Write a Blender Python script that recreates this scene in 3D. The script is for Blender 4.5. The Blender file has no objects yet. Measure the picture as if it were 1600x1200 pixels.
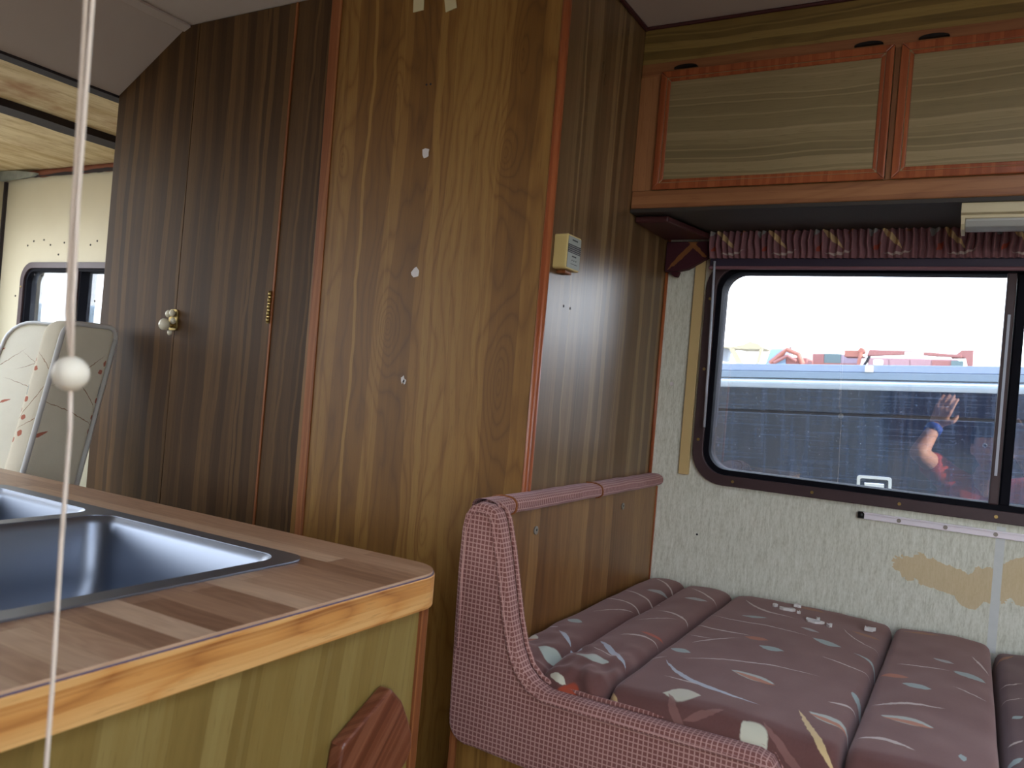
import bpy, bmesh, math, random
from mathutils import Vector, Matrix, noise
from mathutils.geometry import tessellate_polygon
random.seed(7)
S = bpy.context.scene
COL = S.collection
H = 1.16            # height of the lens above the cabin floor; every z below is measured from the lens
PI = math.pi

# ------------------------------------------------------------------ camera, sky, sun, exposure
ROLL = math.atan(.085); YAW = math.radians(29.7)
cd = bpy.data.cameras.new('camera'); cam = bpy.data.objects.new('camera', cd); COL.objects.link(cam)
cam.location = (0, 0, H)
fw = Vector((-math.sin(YAW), math.cos(YAW), 0)); rt = Vector((math.cos(YAW), math.sin(YAW), 0)); up = Vector((0, 0, 1))
cx = rt * math.cos(ROLL) + up * math.sin(ROLL); cy = -rt * math.sin(ROLL) + up * math.cos(ROLL)
m3 = Matrix((cx, cy, -fw)).transposed()
cam.rotation_euler = m3.to_euler()
cd.sensor_width = 36; cd.lens = 28.8; cd.clip_start = .01; cd.clip_end = 500
cd.dof.use_dof = True; cd.dof.focus_distance = 1.75; cd.dof.aperture_fstop = 9.0
S.camera = cam
W = bpy.data.worlds.new('sky'); S.world = W; W.use_nodes = True
wn = W.node_tree; wb = wn.nodes['Background']
wt = wn.nodes.new('ShaderNodeTexCoord'); wsep = wn.nodes.new('ShaderNodeSeparateXYZ'); wr = wn.nodes.new('ShaderNodeValToRGB')
wn.links.new(wt.outputs['Generated'], wsep.inputs[0]); wn.links.new(wsep.outputs['Z'], wr.inputs[0]); wn.links.new(wr.outputs[0], wb.inputs[0])
wr.color_ramp.elements[0].color = (.90, .93, .96, 1); wr.color_ramp.elements[1].color = (.50, .68, 1.0, 1)
wb.inputs[1].default_value = 4.3
sd = bpy.data.lights.new('sun', 'SUN'); sun = bpy.data.objects.new('sun', sd); COL.objects.link(sun)
sd.energy = 9.0; sd.angle = math.radians(.6); sd.color = (1, .93, .82)
sun.location = (20, 2, 10)
sun.rotation_euler = Vector((.92, .05, .33)).to_track_quat('Z', 'Y').to_euler()
vs = S.view_settings; S.display_settings.display_device = 'sRGB'
vs.view_transform = 'Standard'; vs.look = 'None'; vs.gamma = 1; vs.use_curve_mapping = False
vs.exposure = 0.85

# ------------------------------------------------------------------ materials
def L(r, g, b):
    f = lambda c: (c / 255 / 12.92) if c / 255 <= .04045 else ((c / 255 + .055) / 1.055) ** 2.4
    return (f(r), f(g), f(b), 1)
class N:
    """small node-building helper"""
    def __init__(s, name, rough=.5, metal=0, color=(.5, .5, .5, 1), spec=.5):
        s.m = bpy.data.materials.new(name); s.m.use_nodes = True; s.t = s.m.node_tree
        s.b = s.t.nodes['Principled BSDF']; s.set('Roughness', rough); s.set('Metallic', metal)
        s.set('Base Color', color); s.set('Specular IOR Level', spec)
    def set(s, k, v):
        if isinstance(v, bpy.types.NodeSocket): s.t.links.new(v, s.b.inputs[k])
        else: s.b.inputs[k].default_value = v
    def node(s, t, ins=None, **kw):
        n = s.t.nodes.new('ShaderNode' + t)
        for k, v in kw.items(): setattr(n, k, v)
        for k, v in (ins or {}).items():
            if isinstance(v, bpy.types.NodeSocket): s.t.links.new(v, n.inputs[k])
            else: n.inputs[k].default_value = v
        return n
    def uv(s): return s.node('TexCoord').outputs['UV']
    def obj(s): return s.node('TexCoord').outputs['Object']
    def math(s, op, a, b=None, c=None, clamp=False):
        ins = {0: a}
        if b is not None: ins[1] = b
        if c is not None: ins[2] = c
        return s.node('Math', ins, operation=op, use_clamp=clamp).outputs[0]
    def mapping(s, v, loc=(0, 0, 0), rot=(0, 0, 0), sc=(1, 1, 1), t='POINT'):
        return s.node('Mapping', {'Vector': v, 'Location': loc, 'Rotation': rot, 'Scale': sc}, vector_type=t).outputs[0]
    def noise(s, v, scale, detail=3, rough=.5, dist=0):
        return s.node('TexNoise', {'Vector': v, 'Scale': scale, 'Detail': detail, 'Roughness': rough, 'Distortion': dist}).outputs['Fac']
    def ramp(s, f, *st, interp='LINEAR'):
        n = s.node('ValToRGB', {0: f}); e = n.color_ramp.elements; n.color_ramp.interpolation = interp
        while len(e) > 1: e.remove(e[-1])
        e[0].position, e[0].color = st[0][0], st[0][1]
        for p, c in st[1:]:
            x = e.new(p); x.color = c
        return n.outputs[0]
    def mix(s, f, a, b, mode='MIX'):
        n = s.node('Mix', data_type='RGBA', blend_type=mode)
        for i, v in ((0, f), (6, a), (7, b)):
            if isinstance(v, bpy.types.NodeSocket): s.t.links.new(v, n.inputs[i])
            else: n.inputs[i].default_value = v
        return n.outputs[2]
    def bump(s, h, strength=.2, dist=.002):
        s.set('Normal', s.node('Bump', {'Height': h, 'Strength': strength, 'Distance': dist}).outputs[0])
def g(v): return (v, v, v, 1)

def wood(name, dark, mid, light, horiz=False, strips=9., seed=0., rough=.38, fig=1.0, streak=.5, coat=0, grain=.25, lean=0.0, warp=.05, knots=None, pale=(), spec=.5, dens=15.):
    """printed / veneered wood: irregular flitches, cathedral figure, pores. Grain runs along v (or u when horiz)."""
    n = N(name, rough, spec=spec); uv0 = n.uv()
    uv = n.mapping(uv0, (seed * 3.7, seed * 1.3, 0), (0, 0, (PI / 2 if horiz else 0) + lean))
    low = n.noise(n.mapping(uv, sc=(2.4, 1.0, 1)), 1.5, 3, .55)
    sep = n.node('SeparateXYZ', {0: uv}); u, v = sep.outputs[0], sep.outputs[1]
    wu = n.math('ADD', u, n.math('MULTIPLY', n.math('SUBTRACT', low, .5), warp))
    vor = n.node('TexVoronoi', {'W': n.math('MULTIPLY', wu, strips), 'Randomness': 1}, voronoi_dimensions='1D', feature='F1')
    rnd = n.node('SeparateColor', {0: vor.outputs['Color']}).outputs[0]
    edge = n.node('TexVoronoi', {'W': n.math('MULTIPLY', wu, strips)}, voronoi_dimensions='1D', feature='DISTANCE_TO_EDGE').outputs['Distance']
    fg = n.noise(n.mapping(uv, sc=(7.5, 1.15, 1)), 1.35, 2, .45)
    rings = n.math('PINGPONG', n.math('MULTIPLY', fg, 13), .5)
    rings = n.math('POWER', n.math('MULTIPLY', rings, 2), 2.2)
    fine = n.noise(n.mapping(uv, sc=(260, 5, 1)), 1, 4, .6)
    if knots:      # growth rings bend around these knots: (u, v, half width, half height, strength)
        s0 = n.node('SeparateXYZ', {0: uv0}); h = n.math('ADD', n.math('MULTIPLY', s0.outputs[0], 9), n.math('MULTIPLY', n.noise(n.mapping(uv, sc=(3.0, .8, 1)), 2, 3, .5), 3.2))
        for (ku, kv, ka, kb, ks) in knots:
            q = n.node('VectorMath', {0: n.mapping(uv0, (ku, kv, 0), (0, 0, 0), (ka, kb, 1), 'TEXTURE')}, operation='LENGTH').outputs['Value']
            h = n.math('ADD', h, n.math('MULTIPLY', n.math('EXPONENT', n.math('MULTIPLY', q, -1.6)), ks))
        rings = n.math('POWER', n.math('MULTIPLY', n.math('PINGPONG', n.math('MULTIPLY', h, dens / 3), .5), 2), 3.0)
    med = n.noise(n.mapping(uv, sc=(38, 1.2, 1)), 1, 3, .6)
    f = n.math('ADD', n.math('MULTIPLY', rnd, .38), n.math('MULTIPLY', med, .42))
    f = n.math('ADD', f, n.math('MULTIPLY', n.math('SUBTRACT', rings, .4), -.16 * fig))
    f = n.math('ADD', f, n.math('MULTIPLY', n.math('SUBTRACT', fine, .5), grain))
    f = n.math('ADD', f, .06)
    c = n.ramp(f, (.12, dark), (.45, mid), (.82, light))
    seam = n.math('LESS_THAN', edge, .016)
    c = n.mix(n.math('MULTIPLY', seam, .35), c, dark)
    for (pu, pk, pw, pf) in pale:      # single pale flitches at their own places: u at v = 0, slope, half width, strength
        s1 = n.node('SeparateXYZ', {0: uv0}); uu = n.math('ADD', s1.outputs[0], n.math('MULTIPLY', n.math('SUBTRACT', n.noise(n.mapping(uv0, (pu * 9, 0, 0), sc=(.5, 4.5, 1)), 1, 3, .5), .5), .03))
        dd = n.math('ABSOLUTE', n.math('SUBTRACT', n.math('SUBTRACT', uu, pu), n.math('MULTIPLY', s1.outputs[1], pk)))
        dd = n.math('MULTIPLY', n.math('SUBTRACT', pw, dd), 1 / .0015, clamp=True)
        c = n.mix(n.math('MULTIPLY', dd, pf), c, light)
    # pale sapwood streaks
    v2 = n.node('TexVoronoi', {'W': n.math('MULTIPLY', wu, strips * .55), 'Randomness': 1}, voronoi_dimensions='1D', feature='F1').outputs['Distance']
    st = n.math('MULTIPLY', n.math('LESS_THAN', v2, .055), streak)
    c = n.mix(st, c, light)
    pore = n.ramp(n.noise(n.mapping(uv, sc=(420, 26, 1)), 1, 2, .5), (.60, g(0)), (.70, g(1)))
    c = n.mix(n.math('MULTIPLY', n.node('RGBToBW', {0: pore}).outputs[0], .35), c, dark)
    n.set('Base Color', c); n.bump(fine, .06, .0006)
    if coat: n.set('Coat Weight', coat); n.set('Coat Roughness', .25)
    return n.m
M = {}
M['panel'] = wood('walnut_print_panel', L(98, 64, 25), L(126, 87, 36), L(158, 119, 60), strips=6, seed=1.6, rough=.45, streak=0, fig=1.15, grain=.17, warp=.05, spec=.3,
    knots=[(-1.024, .093, .045, .10, 2.6), (-.785, .42, .05, .11, 2.2), (-.758, .00, .035, .16, 1.8), (-1.178, .432, .018, .05, 1.2), (-.767, .60, .03, .12, 1.4), (-.90, -.30, .04, .15, 1.6), (-1.05, .55, .03, .14, 1.2)],
    pale=[(-1.110, -.006, .0045, .8), (-.928, -.028, .0085, .6), (-.858, -.012, .007, .45), (-1.045, .01, .002, .4), (-.80, -.01, .003, .4), (-1.19, -.01, .004, .35)], dens=10.)
M['wardrobe'] = wood('dark_walnut_print', L(56, 40, 26), L(78, 56, 35), L(110, 82, 50), strips=13, seed=2, rough=.45, fig=.15, streak=0, grain=.12, spec=.13, pale=[(-1.423, 0, .005, .6), (-1.30, .03, .004, .6), (-1.532, 0, .005, .4), (-1.60, 0, .003, .3), (-1.78, 0, .005, .35), (-1.86, .01, .003, .3), (-1.25, .01, .004, .5)])
M['side'] = wood('walnut_print_side', L(84, 62, 40), L(110, 84, 56), L(150, 124, 86), strips=11, seed=3.3, rough=.30, fig=.15, streak=0, grain=.12, pale=[(1.386, -.03, .004, .7), (1.523, .01, .005, .6), (1.757, 0, .009, .4), (1.64, .01, .003, .4), (1.45, 0, .002, .3)])
M['head'] = wood('headboard_walnut', L(88, 54, 28), L(122, 82, 44), L(156, 116, 68), strips=5, seed=5, rough=.34, fig=.6, streak=.15, grain=.15)
M['locker'] = wood('olive_walnut_horizontal', L(112, 98, 66), L(140, 124, 88), L(172, 152, 114), horiz=True, strips=12, seed=4, rough=.45, fig=.3, grain=.12)
M['frieze'] = wood('olive_walnut_frieze', L(92, 74, 36), L(122, 98, 50), L(150, 126, 70), horiz=True, strips=12, seed=6, rough=.45, fig=.8)
M['oakframe'] = wood('face_frame_wood', L(122, 76, 46), L(156, 104, 66), L(180, 128, 84), horiz=True, strips=10, seed=8, rough=.42, fig=.8, streak=.1)
M['oakstile'] = wood('face_frame_stile_wood', L(122, 76, 46), L(156, 104, 66), L(180, 128, 84), strips=14, seed=9, rough=.42, fig=.5, streak=.1)
M['cherry'] = wood('red_stained_moulding', L(122, 60, 34), L(156, 82, 46), L(178, 104, 62), strips=30, seed=7, rough=.3, fig=.2, streak=0, grain=.12)
M['band'] = wood('orange_veneer_strip', L(104, 58, 30), L(140, 84, 48), L(166, 108, 66), strips=30, seed=11, spec=.2, rough=.45, fig=.4, streak=.1)
M['edge'] = wood('oak_edge_band', L(160, 98, 46), L(214, 150, 80), L(236, 188, 120), horiz=True, strips=22, seed=10, rough=.42, fig=1.5, streak=.2, warp=.03)
M['bracket'] = wood('red_brown_bracket_wood', L(84, 42, 26), L(116, 64, 42), L(152, 98, 72), strips=40, seed=12, rough=.3, fig=.3, streak=.2, lean=.75)
M['base'] = wood('bench_base_wood', L(96, 66, 26), L(134, 96, 44), L(164, 126, 66), strips=9, seed=13, rough=.45)
M['olive'] = wood('counter_side_panel', L(112, 90, 42), L(138, 114, 58), L(160, 140, 84), strips=5, seed=14, rough=.45, fig=.3, streak=.25, grain=.12, lean=.12)

def counter_mat():
    n = N('butcher_block_laminate', .33); uv = n.uv()
    br = n.node('TexBrick', {'Vector': uv, 'Color1': g(0), 'Color2': g(1), 'Mortar': g(.5), 'Scale': 1, 'Mortar Size': .0004, 'Mortar Smooth': 0,
                'Brick Width': .75, 'Row Height': .037, 'Bias': 0}, offset=.37, offset_frequency=2)
    f = n.node('RGBToBW', {0: br.outputs['Color']}).outputs[0]
    row = n.math('FLOOR', n.math('DIVIDE', n.node('SeparateXYZ', {0: uv}).outputs[1], .037))
    off = n.node('CombineXYZ', {0: n.math('MULTIPLY', row, 3.17), 1: 0, 2: f}).outputs[0]
    p = n.node('VectorMath', {0: uv, 1: off}, operation='ADD').outputs[0]
    ring = n.math('PINGPONG', n.math('MULTIPLY', n.noise(n.mapping(p, sc=(2.5, 14, 1)), 1.5, 2), 9), .5)
    fine = n.noise(n.mapping(p, sc=(9, 260, 1)), 1, 3, .6)
    k = n.math('ADD', n.math('MULTIPLY', f, .62), n.math('ADD', n.math('MULTIPLY', ring, .22), n.math('MULTIPLY', fine, .30)))
    c = n.ramp(k, (.15, L(132, 92, 68)), (.5, L(178, 138, 108)), (.95, L(220, 188, 156)))
    n.set('Base Color', c); n.bump(fine, .05, .0004); return n.m
M['counter'] = counter_mat()
def check_mat(name='checked_upholstery', p=.0072, sheen=.35):
    n = N(name, .95, spec=.15); uv = n.uv()
    wob = n.noise(uv, 30, 2)
    sp = n.node('SeparateXYZ', {0: uv}); fs = []
    for i in (0, 1):
        a = n.math('ADD', sp.outputs[i], n.math('MULTIPLY', wob, .0015))
        fs.append(n.math('GREATER_THAN', n.math('PINGPONG', n.math('DIVIDE', a, p), .5), .125))
    sq = n.math('MULTIPLY', fs[0], fs[1])
    wear = n.noise(uv, 9, 3, .6)
    base = n.mix(wear, L(112, 68, 62), L(140, 96, 88))
    line = n.mix(wear, L(176, 132, 122), L(196, 156, 146))
    c = n.mix(sq, line, base)
    n.set('Base Color', c); n.set('Sheen Weight', sheen); n.set('Sheen Tint', L(220, 190, 200)); n.bump(sq, .3, .0008); return n.m
M['check'] = check_mat()
def cloth(name, c1, c2, rough=.9, sheen=.4, tint=None, sc=300):
    n = N(name, rough, spec=.15); uv = n.uv()
    f = n.noise(uv, 14, 3, .6); k = n.noise(uv, sc, 2)
    n.set('Base Color', n.mix(n.math('ADD', n.math('MULTIPLY', f, .7), n.math('MULTIPLY', k, .3)), c1, c2)); n.set('Sheen Weight', sheen)
    if tint: n.set('Sheen Tint', tint)
    n.bump(k, .15, .0006); return n
MC = {'c': L(196, 182, 172), 't': L(150, 176, 172), 'o': L(178, 100, 62), 'g': L(158, 164, 160), 's': L(178, 190, 178), 'w': L(214, 214, 190),
      'b': L(140, 92, 52), 'k': L(138, 100, 92), 'y': L(220, 192, 138), 'r': L(172, 74, 46), 'p': L(184, 196, 206)}
def motif_cloth(name, c1, c2, motifs, extra=None, tile=None, sheen=.45, flat=False):
    """printed upholstery: every leaf and stroke is a small lens-shaped mask: (cx, cy, angle, half length, half width, colour, curvature)"""
    n = cloth(name, c1, c2, sheen=sheen, tint=L(226, 196, 190))
    c = n.b.inputs['Base Color'].links[0].from_socket; uv = n.uv()
    wob = n.node('TexNoise', {'Vector': uv, 'Scale': 90., 'Detail': 3.}).outputs['Color']
    p = n.node('VectorMath', {0: n.node('VectorMath', {0: wob, 1: (.5, .5, .5)}, operation='SUBTRACT').outputs[0], 1: (.006, .006, 0)}, operation='MULTIPLY').outputs[0]
    p = n.node('VectorMath', {0: uv, 1: p}, operation='ADD').outputs[0]
    if tile:
        p = n.node('VectorMath', {0: p, 1: (tile, 0, 0)}, operation='ADD').outputs[0]
        s3 = n.node('SeparateXYZ', {0: p}); p = n.node('CombineXYZ', {0: n.math('FLOORED_MODULO', s3.outputs[0], tile), 1: s3.outputs[1]}).outputs[0]
    for (x, y, a, hl, hw, col, cur) in motifs:
        ws = (2.1 if hw < .0035 else 1.7) if not flat and abs(a) < .7 else 1.35
        hw = hw * ws; q = n.mapping(p, (x, y, 0), (0, 0, a), (hl, hw, 1), 'TEXTURE'); s3 = n.node('SeparateXYZ', {0: q})
        x2 = n.math('MULTIPLY', s3.outputs[0], s3.outputs[0])
        yy = n.math('SUBTRACT', s3.outputs[1], cur / hw) if cur else s3.outputs[1]
        if cur: yy = n.math('MULTIPLY_ADD', x2, cur / hw, yy)
        e = n.math('SUBTRACT', n.math('SUBTRACT', 1, x2), n.math('ABSOLUTE', yy))
        f = n.math('MULTIPLY', e, 6, clamp=True)
        c = n.mix(n.math('MULTIPLY', f, .85), c, MC[col])
    n.set('Base Color', c); return n.m
CU_C = [(-0.325,1.256,-0.550,0.1062,0.0030,'p',-0.0279),(-0.388,1.557,-0.153,0.0592,0.0018,'c',0.0000),(-0.340,1.639,-0.161,0.1028,0.0013,'c',0.0000),(-0.377,1.478,0.892,0.0533,0.0020,'c',0.0095),(-0.292,1.369,0.347,0.1132,0.0013,'c',0.0211),(-0.347,1.785,-0.606,0.0791,0.0020,'c',-0.0210),(-0.358,1.230,-0.160,0.0344,0.0010,'c',0.0000),(-0.409,1.488,0.023,0.0215,0.0010,'c',0.0000),(-0.431,1.310,0.835,0.0216,0.0010,'c',0.0000),(-0.360,1.696,0.259,0.0253,0.0060,'t',0.0000),(-0.410,1.375,-0.138,0.0182,0.0080,'t',0.0000),(-0.284,1.490,-0.091,0.0221,0.0075,'t',0.0000),(-0.211,1.618,-0.150,0.0268,0.0090,'t',0.0000),(-0.250,1.672,-0.055,0.0180,0.0050,'g',0.0000),(-0.320,1.534,-0.045,0.0220,0.0080,'o',0.0000),(-0.275,1.317,-0.200,0.0378,0.0090,'s',0.0000),(-0.272,1.312,-0.235,0.0365,0.0050,'o',0.0000),(-0.281,1.853,-0.076,0.0331,0.0060,'b',0.0000),(-0.341,1.168,0.333,0.0275,0.0140,'w',0.0000),(-0.159,1.748,-0.300,0.0288,0.0060,'b',0.0000),(-0.163,1.509,-0.288,0.0475,0.0012,'c',0.0000),(-0.160,1.699,-0.930,0.0711,0.0012,'c',-0.0084),(-0.139,1.568,-0.896,0.0384,0.0030,'t',0.0086),(-0.141,1.305,0.278,0.0218,0.0020,'c',0.0000),(-0.152,1.167,-1.035,0.0744,0.0040,'y',-0.0070),(-0.125,1.357,-1.066,0.0269,0.0060,'t',0.0000),(-0.147,1.224,-0.302,0.0319,0.0090,'s',0.0000),(-0.146,1.219,-0.276,0.0312,0.0040,'o',0.0000),
        (-.425,1.118,-.95,.045,.0045,'y',0),(-.335,1.125,-1.0,.045,.005,'k',0),(-.30,1.135,.5,.03,.003,'k',0),(-.228,1.128,-.7,.024,.015,'w',0),(-.185,1.12,-.7,.05,.0045,'k',0)]
CU_D = [(-0.067,1.845,0.223,0.0338,0.0060,'b',0.0000),(-0.021,1.662,-0.278,0.0182,0.0050,'g',0.0000),(0.019,1.601,-0.415,0.0273,0.0090,'t',0.0000),(-0.088,1.506,0.206,0.0220,0.0080,'o',0.0000),(-0.053,1.467,0.000,0.0220,0.0080,'t',0.0000),(-0.055,1.296,-0.086,0.0351,0.0100,'s',0.0000),(-0.054,1.290,-0.073,0.0341,0.0050,'o',0.0000),(-0.051,1.599,0.250,0.0444,0.0013,'c',0.0000),(-0.057,1.365,0.522,0.0571,0.0018,'c',0.0086),(-0.074,1.188,-0.042,0.0360,0.0025,'c',0.0154),(0.021,1.500,-0.597,0.0302,0.0010,'c',0.0000),(0.036,1.701,-1.265,0.0482,0.0018,'c',0.0000),(0.015,1.207,-1.435,0.0111,0.0040,'t',0.0000),(-.06,1.12,-.3,.03,.004,'b',0)]
CU_E = [(0.083,1.650,0.757,0.0248,0.0012,'c',0.0000),(0.080,1.559,0.800,0.0244,0.0010,'c',0.0000),(0.074,1.281,1.124,0.0266,0.0040,'t',0.0000),(0.079,1.360,0.951,0.0172,0.0020,'c',0.0000),(0.085,1.471,0.818,0.0110,0.0050,'t',0.0000),(0.076,1.827,1.041,0.0336,0.0040,'b',0.0000),(.18,1.4,.3,.05,.003,'c',0),(.22,1.6,.2,.03,.007,'t',0),(.2,1.2,-.4,.05,.004,'o',0)]
CU_A = [(-0.593,1.659,-0.464,0.0660,0.0018,'c',0.0121),(-0.592,1.578,-0.177,0.0569,0.0018,'c',0.0078),(-0.583,1.809,-0.796,0.0665,0.0025,'c',0.0000),(-0.580,1.737,0.640,0.0268,0.0060,'g',0.0000),(-0.590,1.512,1.045,0.0538,0.0014,'c',0.0000),(-0.617,1.389,0.031,0.0160,0.0080,'t',0.0000),(-0.639,1.244,0.405,0.0190,0.0110,'o',0.0000),(-0.639,1.260,-0.431,0.0204,0.0060,'w',0.0000),(-0.639,1.333,-0.029,0.0175,0.0018,'c',0.0000),(-0.589,1.291,-0.816,0.0343,0.0040,'p',0.0000),(-0.570,1.204,0.019,0.0265,0.0110,'s',0.0000),(-0.552,1.260,-0.214,0.0118,0.0060,'p',0.0000),(-0.490,1.566,-0.396,0.0428,0.0020,'c',0.0152),(-0.504,1.517,0.884,0.0465,0.0013,'c',0.0000),(-0.492,1.791,-0.741,0.0563,0.0025,'c',0.0000),(-0.491,1.726,0.557,0.0265,0.0060,'g',0.0000),(-0.485,1.373,0.179,0.0366,0.0020,'c',0.0158),(-0.474,1.411,0.000,0.0230,0.0040,'r',0.0000),(-0.493,1.274,-0.808,0.0615,0.0050,'p',-0.0001),(-0.504,1.216,0.374,0.0274,0.0100,'s',0.0000),(-0.498,1.261,-0.345,0.0340,0.0012,'c',0.0000),(-0.500,1.118,-0.095,0.0205,0.0110,'r',0.0000),(-0.524,1.135,-0.172,0.0157,0.0040,'w',0.0000)]
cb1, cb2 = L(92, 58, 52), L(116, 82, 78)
M['cu_a'] = motif_cloth('printed_cushion_cloth_a', cb1, cb2, CU_A)
M['cu_c'] = motif_cloth('printed_cushion_cloth_b', cb1, cb2, CU_C)
M['cu_d'] = motif_cloth('printed_cushion_cloth_c', cb1, cb2, CU_D)
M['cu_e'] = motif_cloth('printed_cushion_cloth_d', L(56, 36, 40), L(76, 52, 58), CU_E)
M['valance'] = motif_cloth('gathered_valance_cloth', L(120, 80, 86), L(158, 118, 122),
    [(.045, .372, -.80, .036, .0042, 'y', 0), (.062, .343, .12, .030, .0022, 'c', -.006), (.012, .385, 1.2, .014, .006, 'g', 0), (.085, .388, .7, .012, .003, 'b', 0), (.022, .350, .9, .012, .003, 'r', 0)], tile=.115, sheen=.2, flat=True)
M['pelmet'] = motif_cloth('pelmet_end_cloth', L(60, 28, 34), L(80, 44, 52), [(-.628, .345, .80, .062, .0052, 'b', 0), (-.600, .353, -.72, .042, .004, 'b', 0)], sheen=.1, flat=True)
M['floral'] = motif_cloth('floral_seat_cloth', L(214, 206, 184), L(232, 226, 206),
    [(.045,-.035,.9,.009,.006,'r',0),(.030,-.055,.4,.007,.005,'r',0),(.038,-.10,1.3,.020,.0028,'g',0),(.030,-.125,.7,.008,.005,'r',0),(.040,-.15,1.1,.008,.005,'r',0),(.022,-.165,1.6,.007,.006,'r',0),(.045,-.185,.3,.010,.005,'r',0),(.018,-.20,.3,.008,.006,'r',0),(.035,-.215,.9,.008,.005,'r',0),
     (-.02,-.12,-.9,.12,.0008,'b',.02),(-.03,-.05,.5,.09,.0008,'b',-.01),(-.05,-.16,-.4,.10,.0008,'b',.01),(-.15,-.08,.7,.10,.0008,'b',0),(.15,-.10,.7,.10,.0008,'b',0),(.14,-.06,.5,.012,.005,'r',0),(.17,-.13,.5,.012,.005,'r',0),(-.12,-.2,.4,.02,.003,'r',0),(-.16,-.03,.4,.02,.003,'r',0)], sheen=.1, flat=True)
def wallpaper():
    n = N('mottled_wall_covering', .75, spec=.3); uv = n.uv()
    a = n.noise(n.mapping(uv, sc=(150, 22, 1)), 1, 4, .65); b = n.noise(n.mapping(uv, sc=(420, 110, 1)), 1, 2, .6); big = n.noise(uv, 2.5, 3)
    k = n.math('ADD', n.math('MULTIPLY', a, .6), n.math('MULTIPLY', b, .4))
    c = n.ramp(k, (.32, L(184, 184, 166)), (.50, L(216, 217, 202)), (.66, L(234, 235, 224)))
    c = n.mix(n.math('MULTIPLY', big, .25), c, L(178, 172, 140))
    # old glue / water stain with its own outline
    sp = n.node('SeparateXYZ', {0: uv}); nz = n.noise(uv, 16, 4, .6)
    def blob(x, z, a_, hl, hw, k2):
        q = n.mapping(uv, (x, z, 0), (0, 0, a_), (hl, hw, 1), 'TEXTURE')
        d = n.node('VectorMath', {0: q}, operation='LENGTH').outputs['Value']
        return n.math('LESS_THAN', n.math('ADD', d, n.math('MULTIPLY', n.math('SUBTRACT', nz, .5), k2)), 1)
    m_ = n.math('MAXIMUM', blob(-.035, -.322, -.22, .105, .030, 2.0), blob(.11, -.30, .1, .09, .045, 1.6))
    m_ = n.math('MAXIMUM', m_, blob(.01, -.345, -.1, .03, .025, 1.2))
    c = n.mix(n.math('MULTIPLY', m_, .75), c, L(206, 180, 132))
    n.set('Base Color', c); n.bump(k, .35, .0010); return n.m
M['paper'] = wallpaper()
def paint(name, c1, c2, rough=.6, sc=5, metal=0, bump=0, spec=.4, detail=3):
    n = N(name, rough, metal, spec=spec); uv = n.uv(); f = n.noise(uv, sc, detail, .6)
    n.set('Base Color', n.mix(f, c1, c2))
    if bump: n.bump(n.noise(uv, sc * 12, 2), bump, .001)
    return n.m
def ply():
    n = N('raw_plywood', .8, spec=.2); uv = n.uv()
    a = n.noise(n.mapping(uv, sc=(14, 3, 1)), 1.3, 4, .6, .6); b = n.noise(n.mapping(uv, sc=(90, 10, 1)), 1, 3, .7); st = n.noise(uv, 3.5, 4, .7)
    c = n.ramp(a, (.3, L(186, 158, 112)), (.6, L(220, 200, 158)))
    c = n.mix(n.node('RGBToBW', {0: n.ramp(st, (.52, g(0)), (.72, g(.75)))}).outputs[0], c, L(150, 96, 54))
    c = n.mix(n.node('RGBToBW', {0: n.ramp(b, (.55, g(0)), (.68, g(.5)))}).outputs[0], c, L(150, 116, 78))
    n.set('Base Color', c); return n.m
M['ply'] = ply()
M['ceiling'] = paint('grey_ceiling_lining', L(196, 184, 176), L(208, 196, 186), .7, 3)
M['cream'] = paint('cream_cab_lining', L(196, 186, 158), L(212, 203, 176), .6, 4)
M['dark'] = paint('dark_rubber', L(22, 20, 26), L(34, 32, 38), .6, 20)
M['frame'] = paint('brown_window_frame', L(58, 42, 44), L(74, 56, 58), .45, 20)
M['frame_in'] = paint('dark_window_sash', L(12, 12, 18), L(18, 18, 26), .7, 20, spec=.1)
M['beam'] = paint('dark_roof_beam', L(36, 32, 36), L(58, 48, 48), .8, 20)
M['torn'] = paint('torn_red_brown_strip', L(96, 50, 38), L(150, 92, 66), .8, 14)
M['foil'] = paint('bare_grey_metal_edge', L(140, 150, 150), L(190, 196, 192), .45, 30, .6)
M['ivory'] = paint('ivory_plastic', L(206, 184, 118), L(214, 192, 128), .45, 4)
M['ivorywood'] = paint('beige_batten', L(198, 170, 116), L(208, 182, 128), .5, 6)
M['lamp_body'] = paint('cream_lamp_housing', L(198, 186, 150), L(208, 196, 160), .4, 4)
M['lens'] = paint('milky_lamp_lens', L(168, 170, 164), L(184, 186, 180), .35, 4)
M['alu'] = paint('white_aluminium', L(232, 226, 232), L(244, 238, 244), .3, 8, .1)
M['black'] = paint('black_plastic', L(12, 12, 13), L(18, 18, 19), .4, 8)
M['chrome'] = paint('chrome', L(200, 200, 205), L(215, 215, 220), .18, 6, 1)
M['porcelain'] = paint('glazed_porcelain', L(206, 200, 176), L(220, 214, 190), .15, 6)
M['brass'] = paint('aged_brass', L(150, 128, 74), L(190, 168, 110), .35, 60, .85)
M['screw'] = paint('grey_screw', L(130, 124, 116), L(160, 154, 146), .4, 60, .6)
M['maroon'] = paint('maroon_board', L(66, 34, 34), L(78, 42, 42), .4, 8)
M['rail'] = paint('mauve_blind_rail', L(52, 44, 62), L(66, 56, 74), .45, 8)
M['rail2'] = paint('pinkish_rail_lip', L(120, 82, 90), L(134, 94, 100), .45, 8)
M['cordm'] = paint('off_white_cord', L(226, 206, 184), L(240, 224, 206), .8, 200)
M['bead'] = paint('ivory_bead', L(250, 240, 214), L(255, 248, 228), .35, 20)
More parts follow.
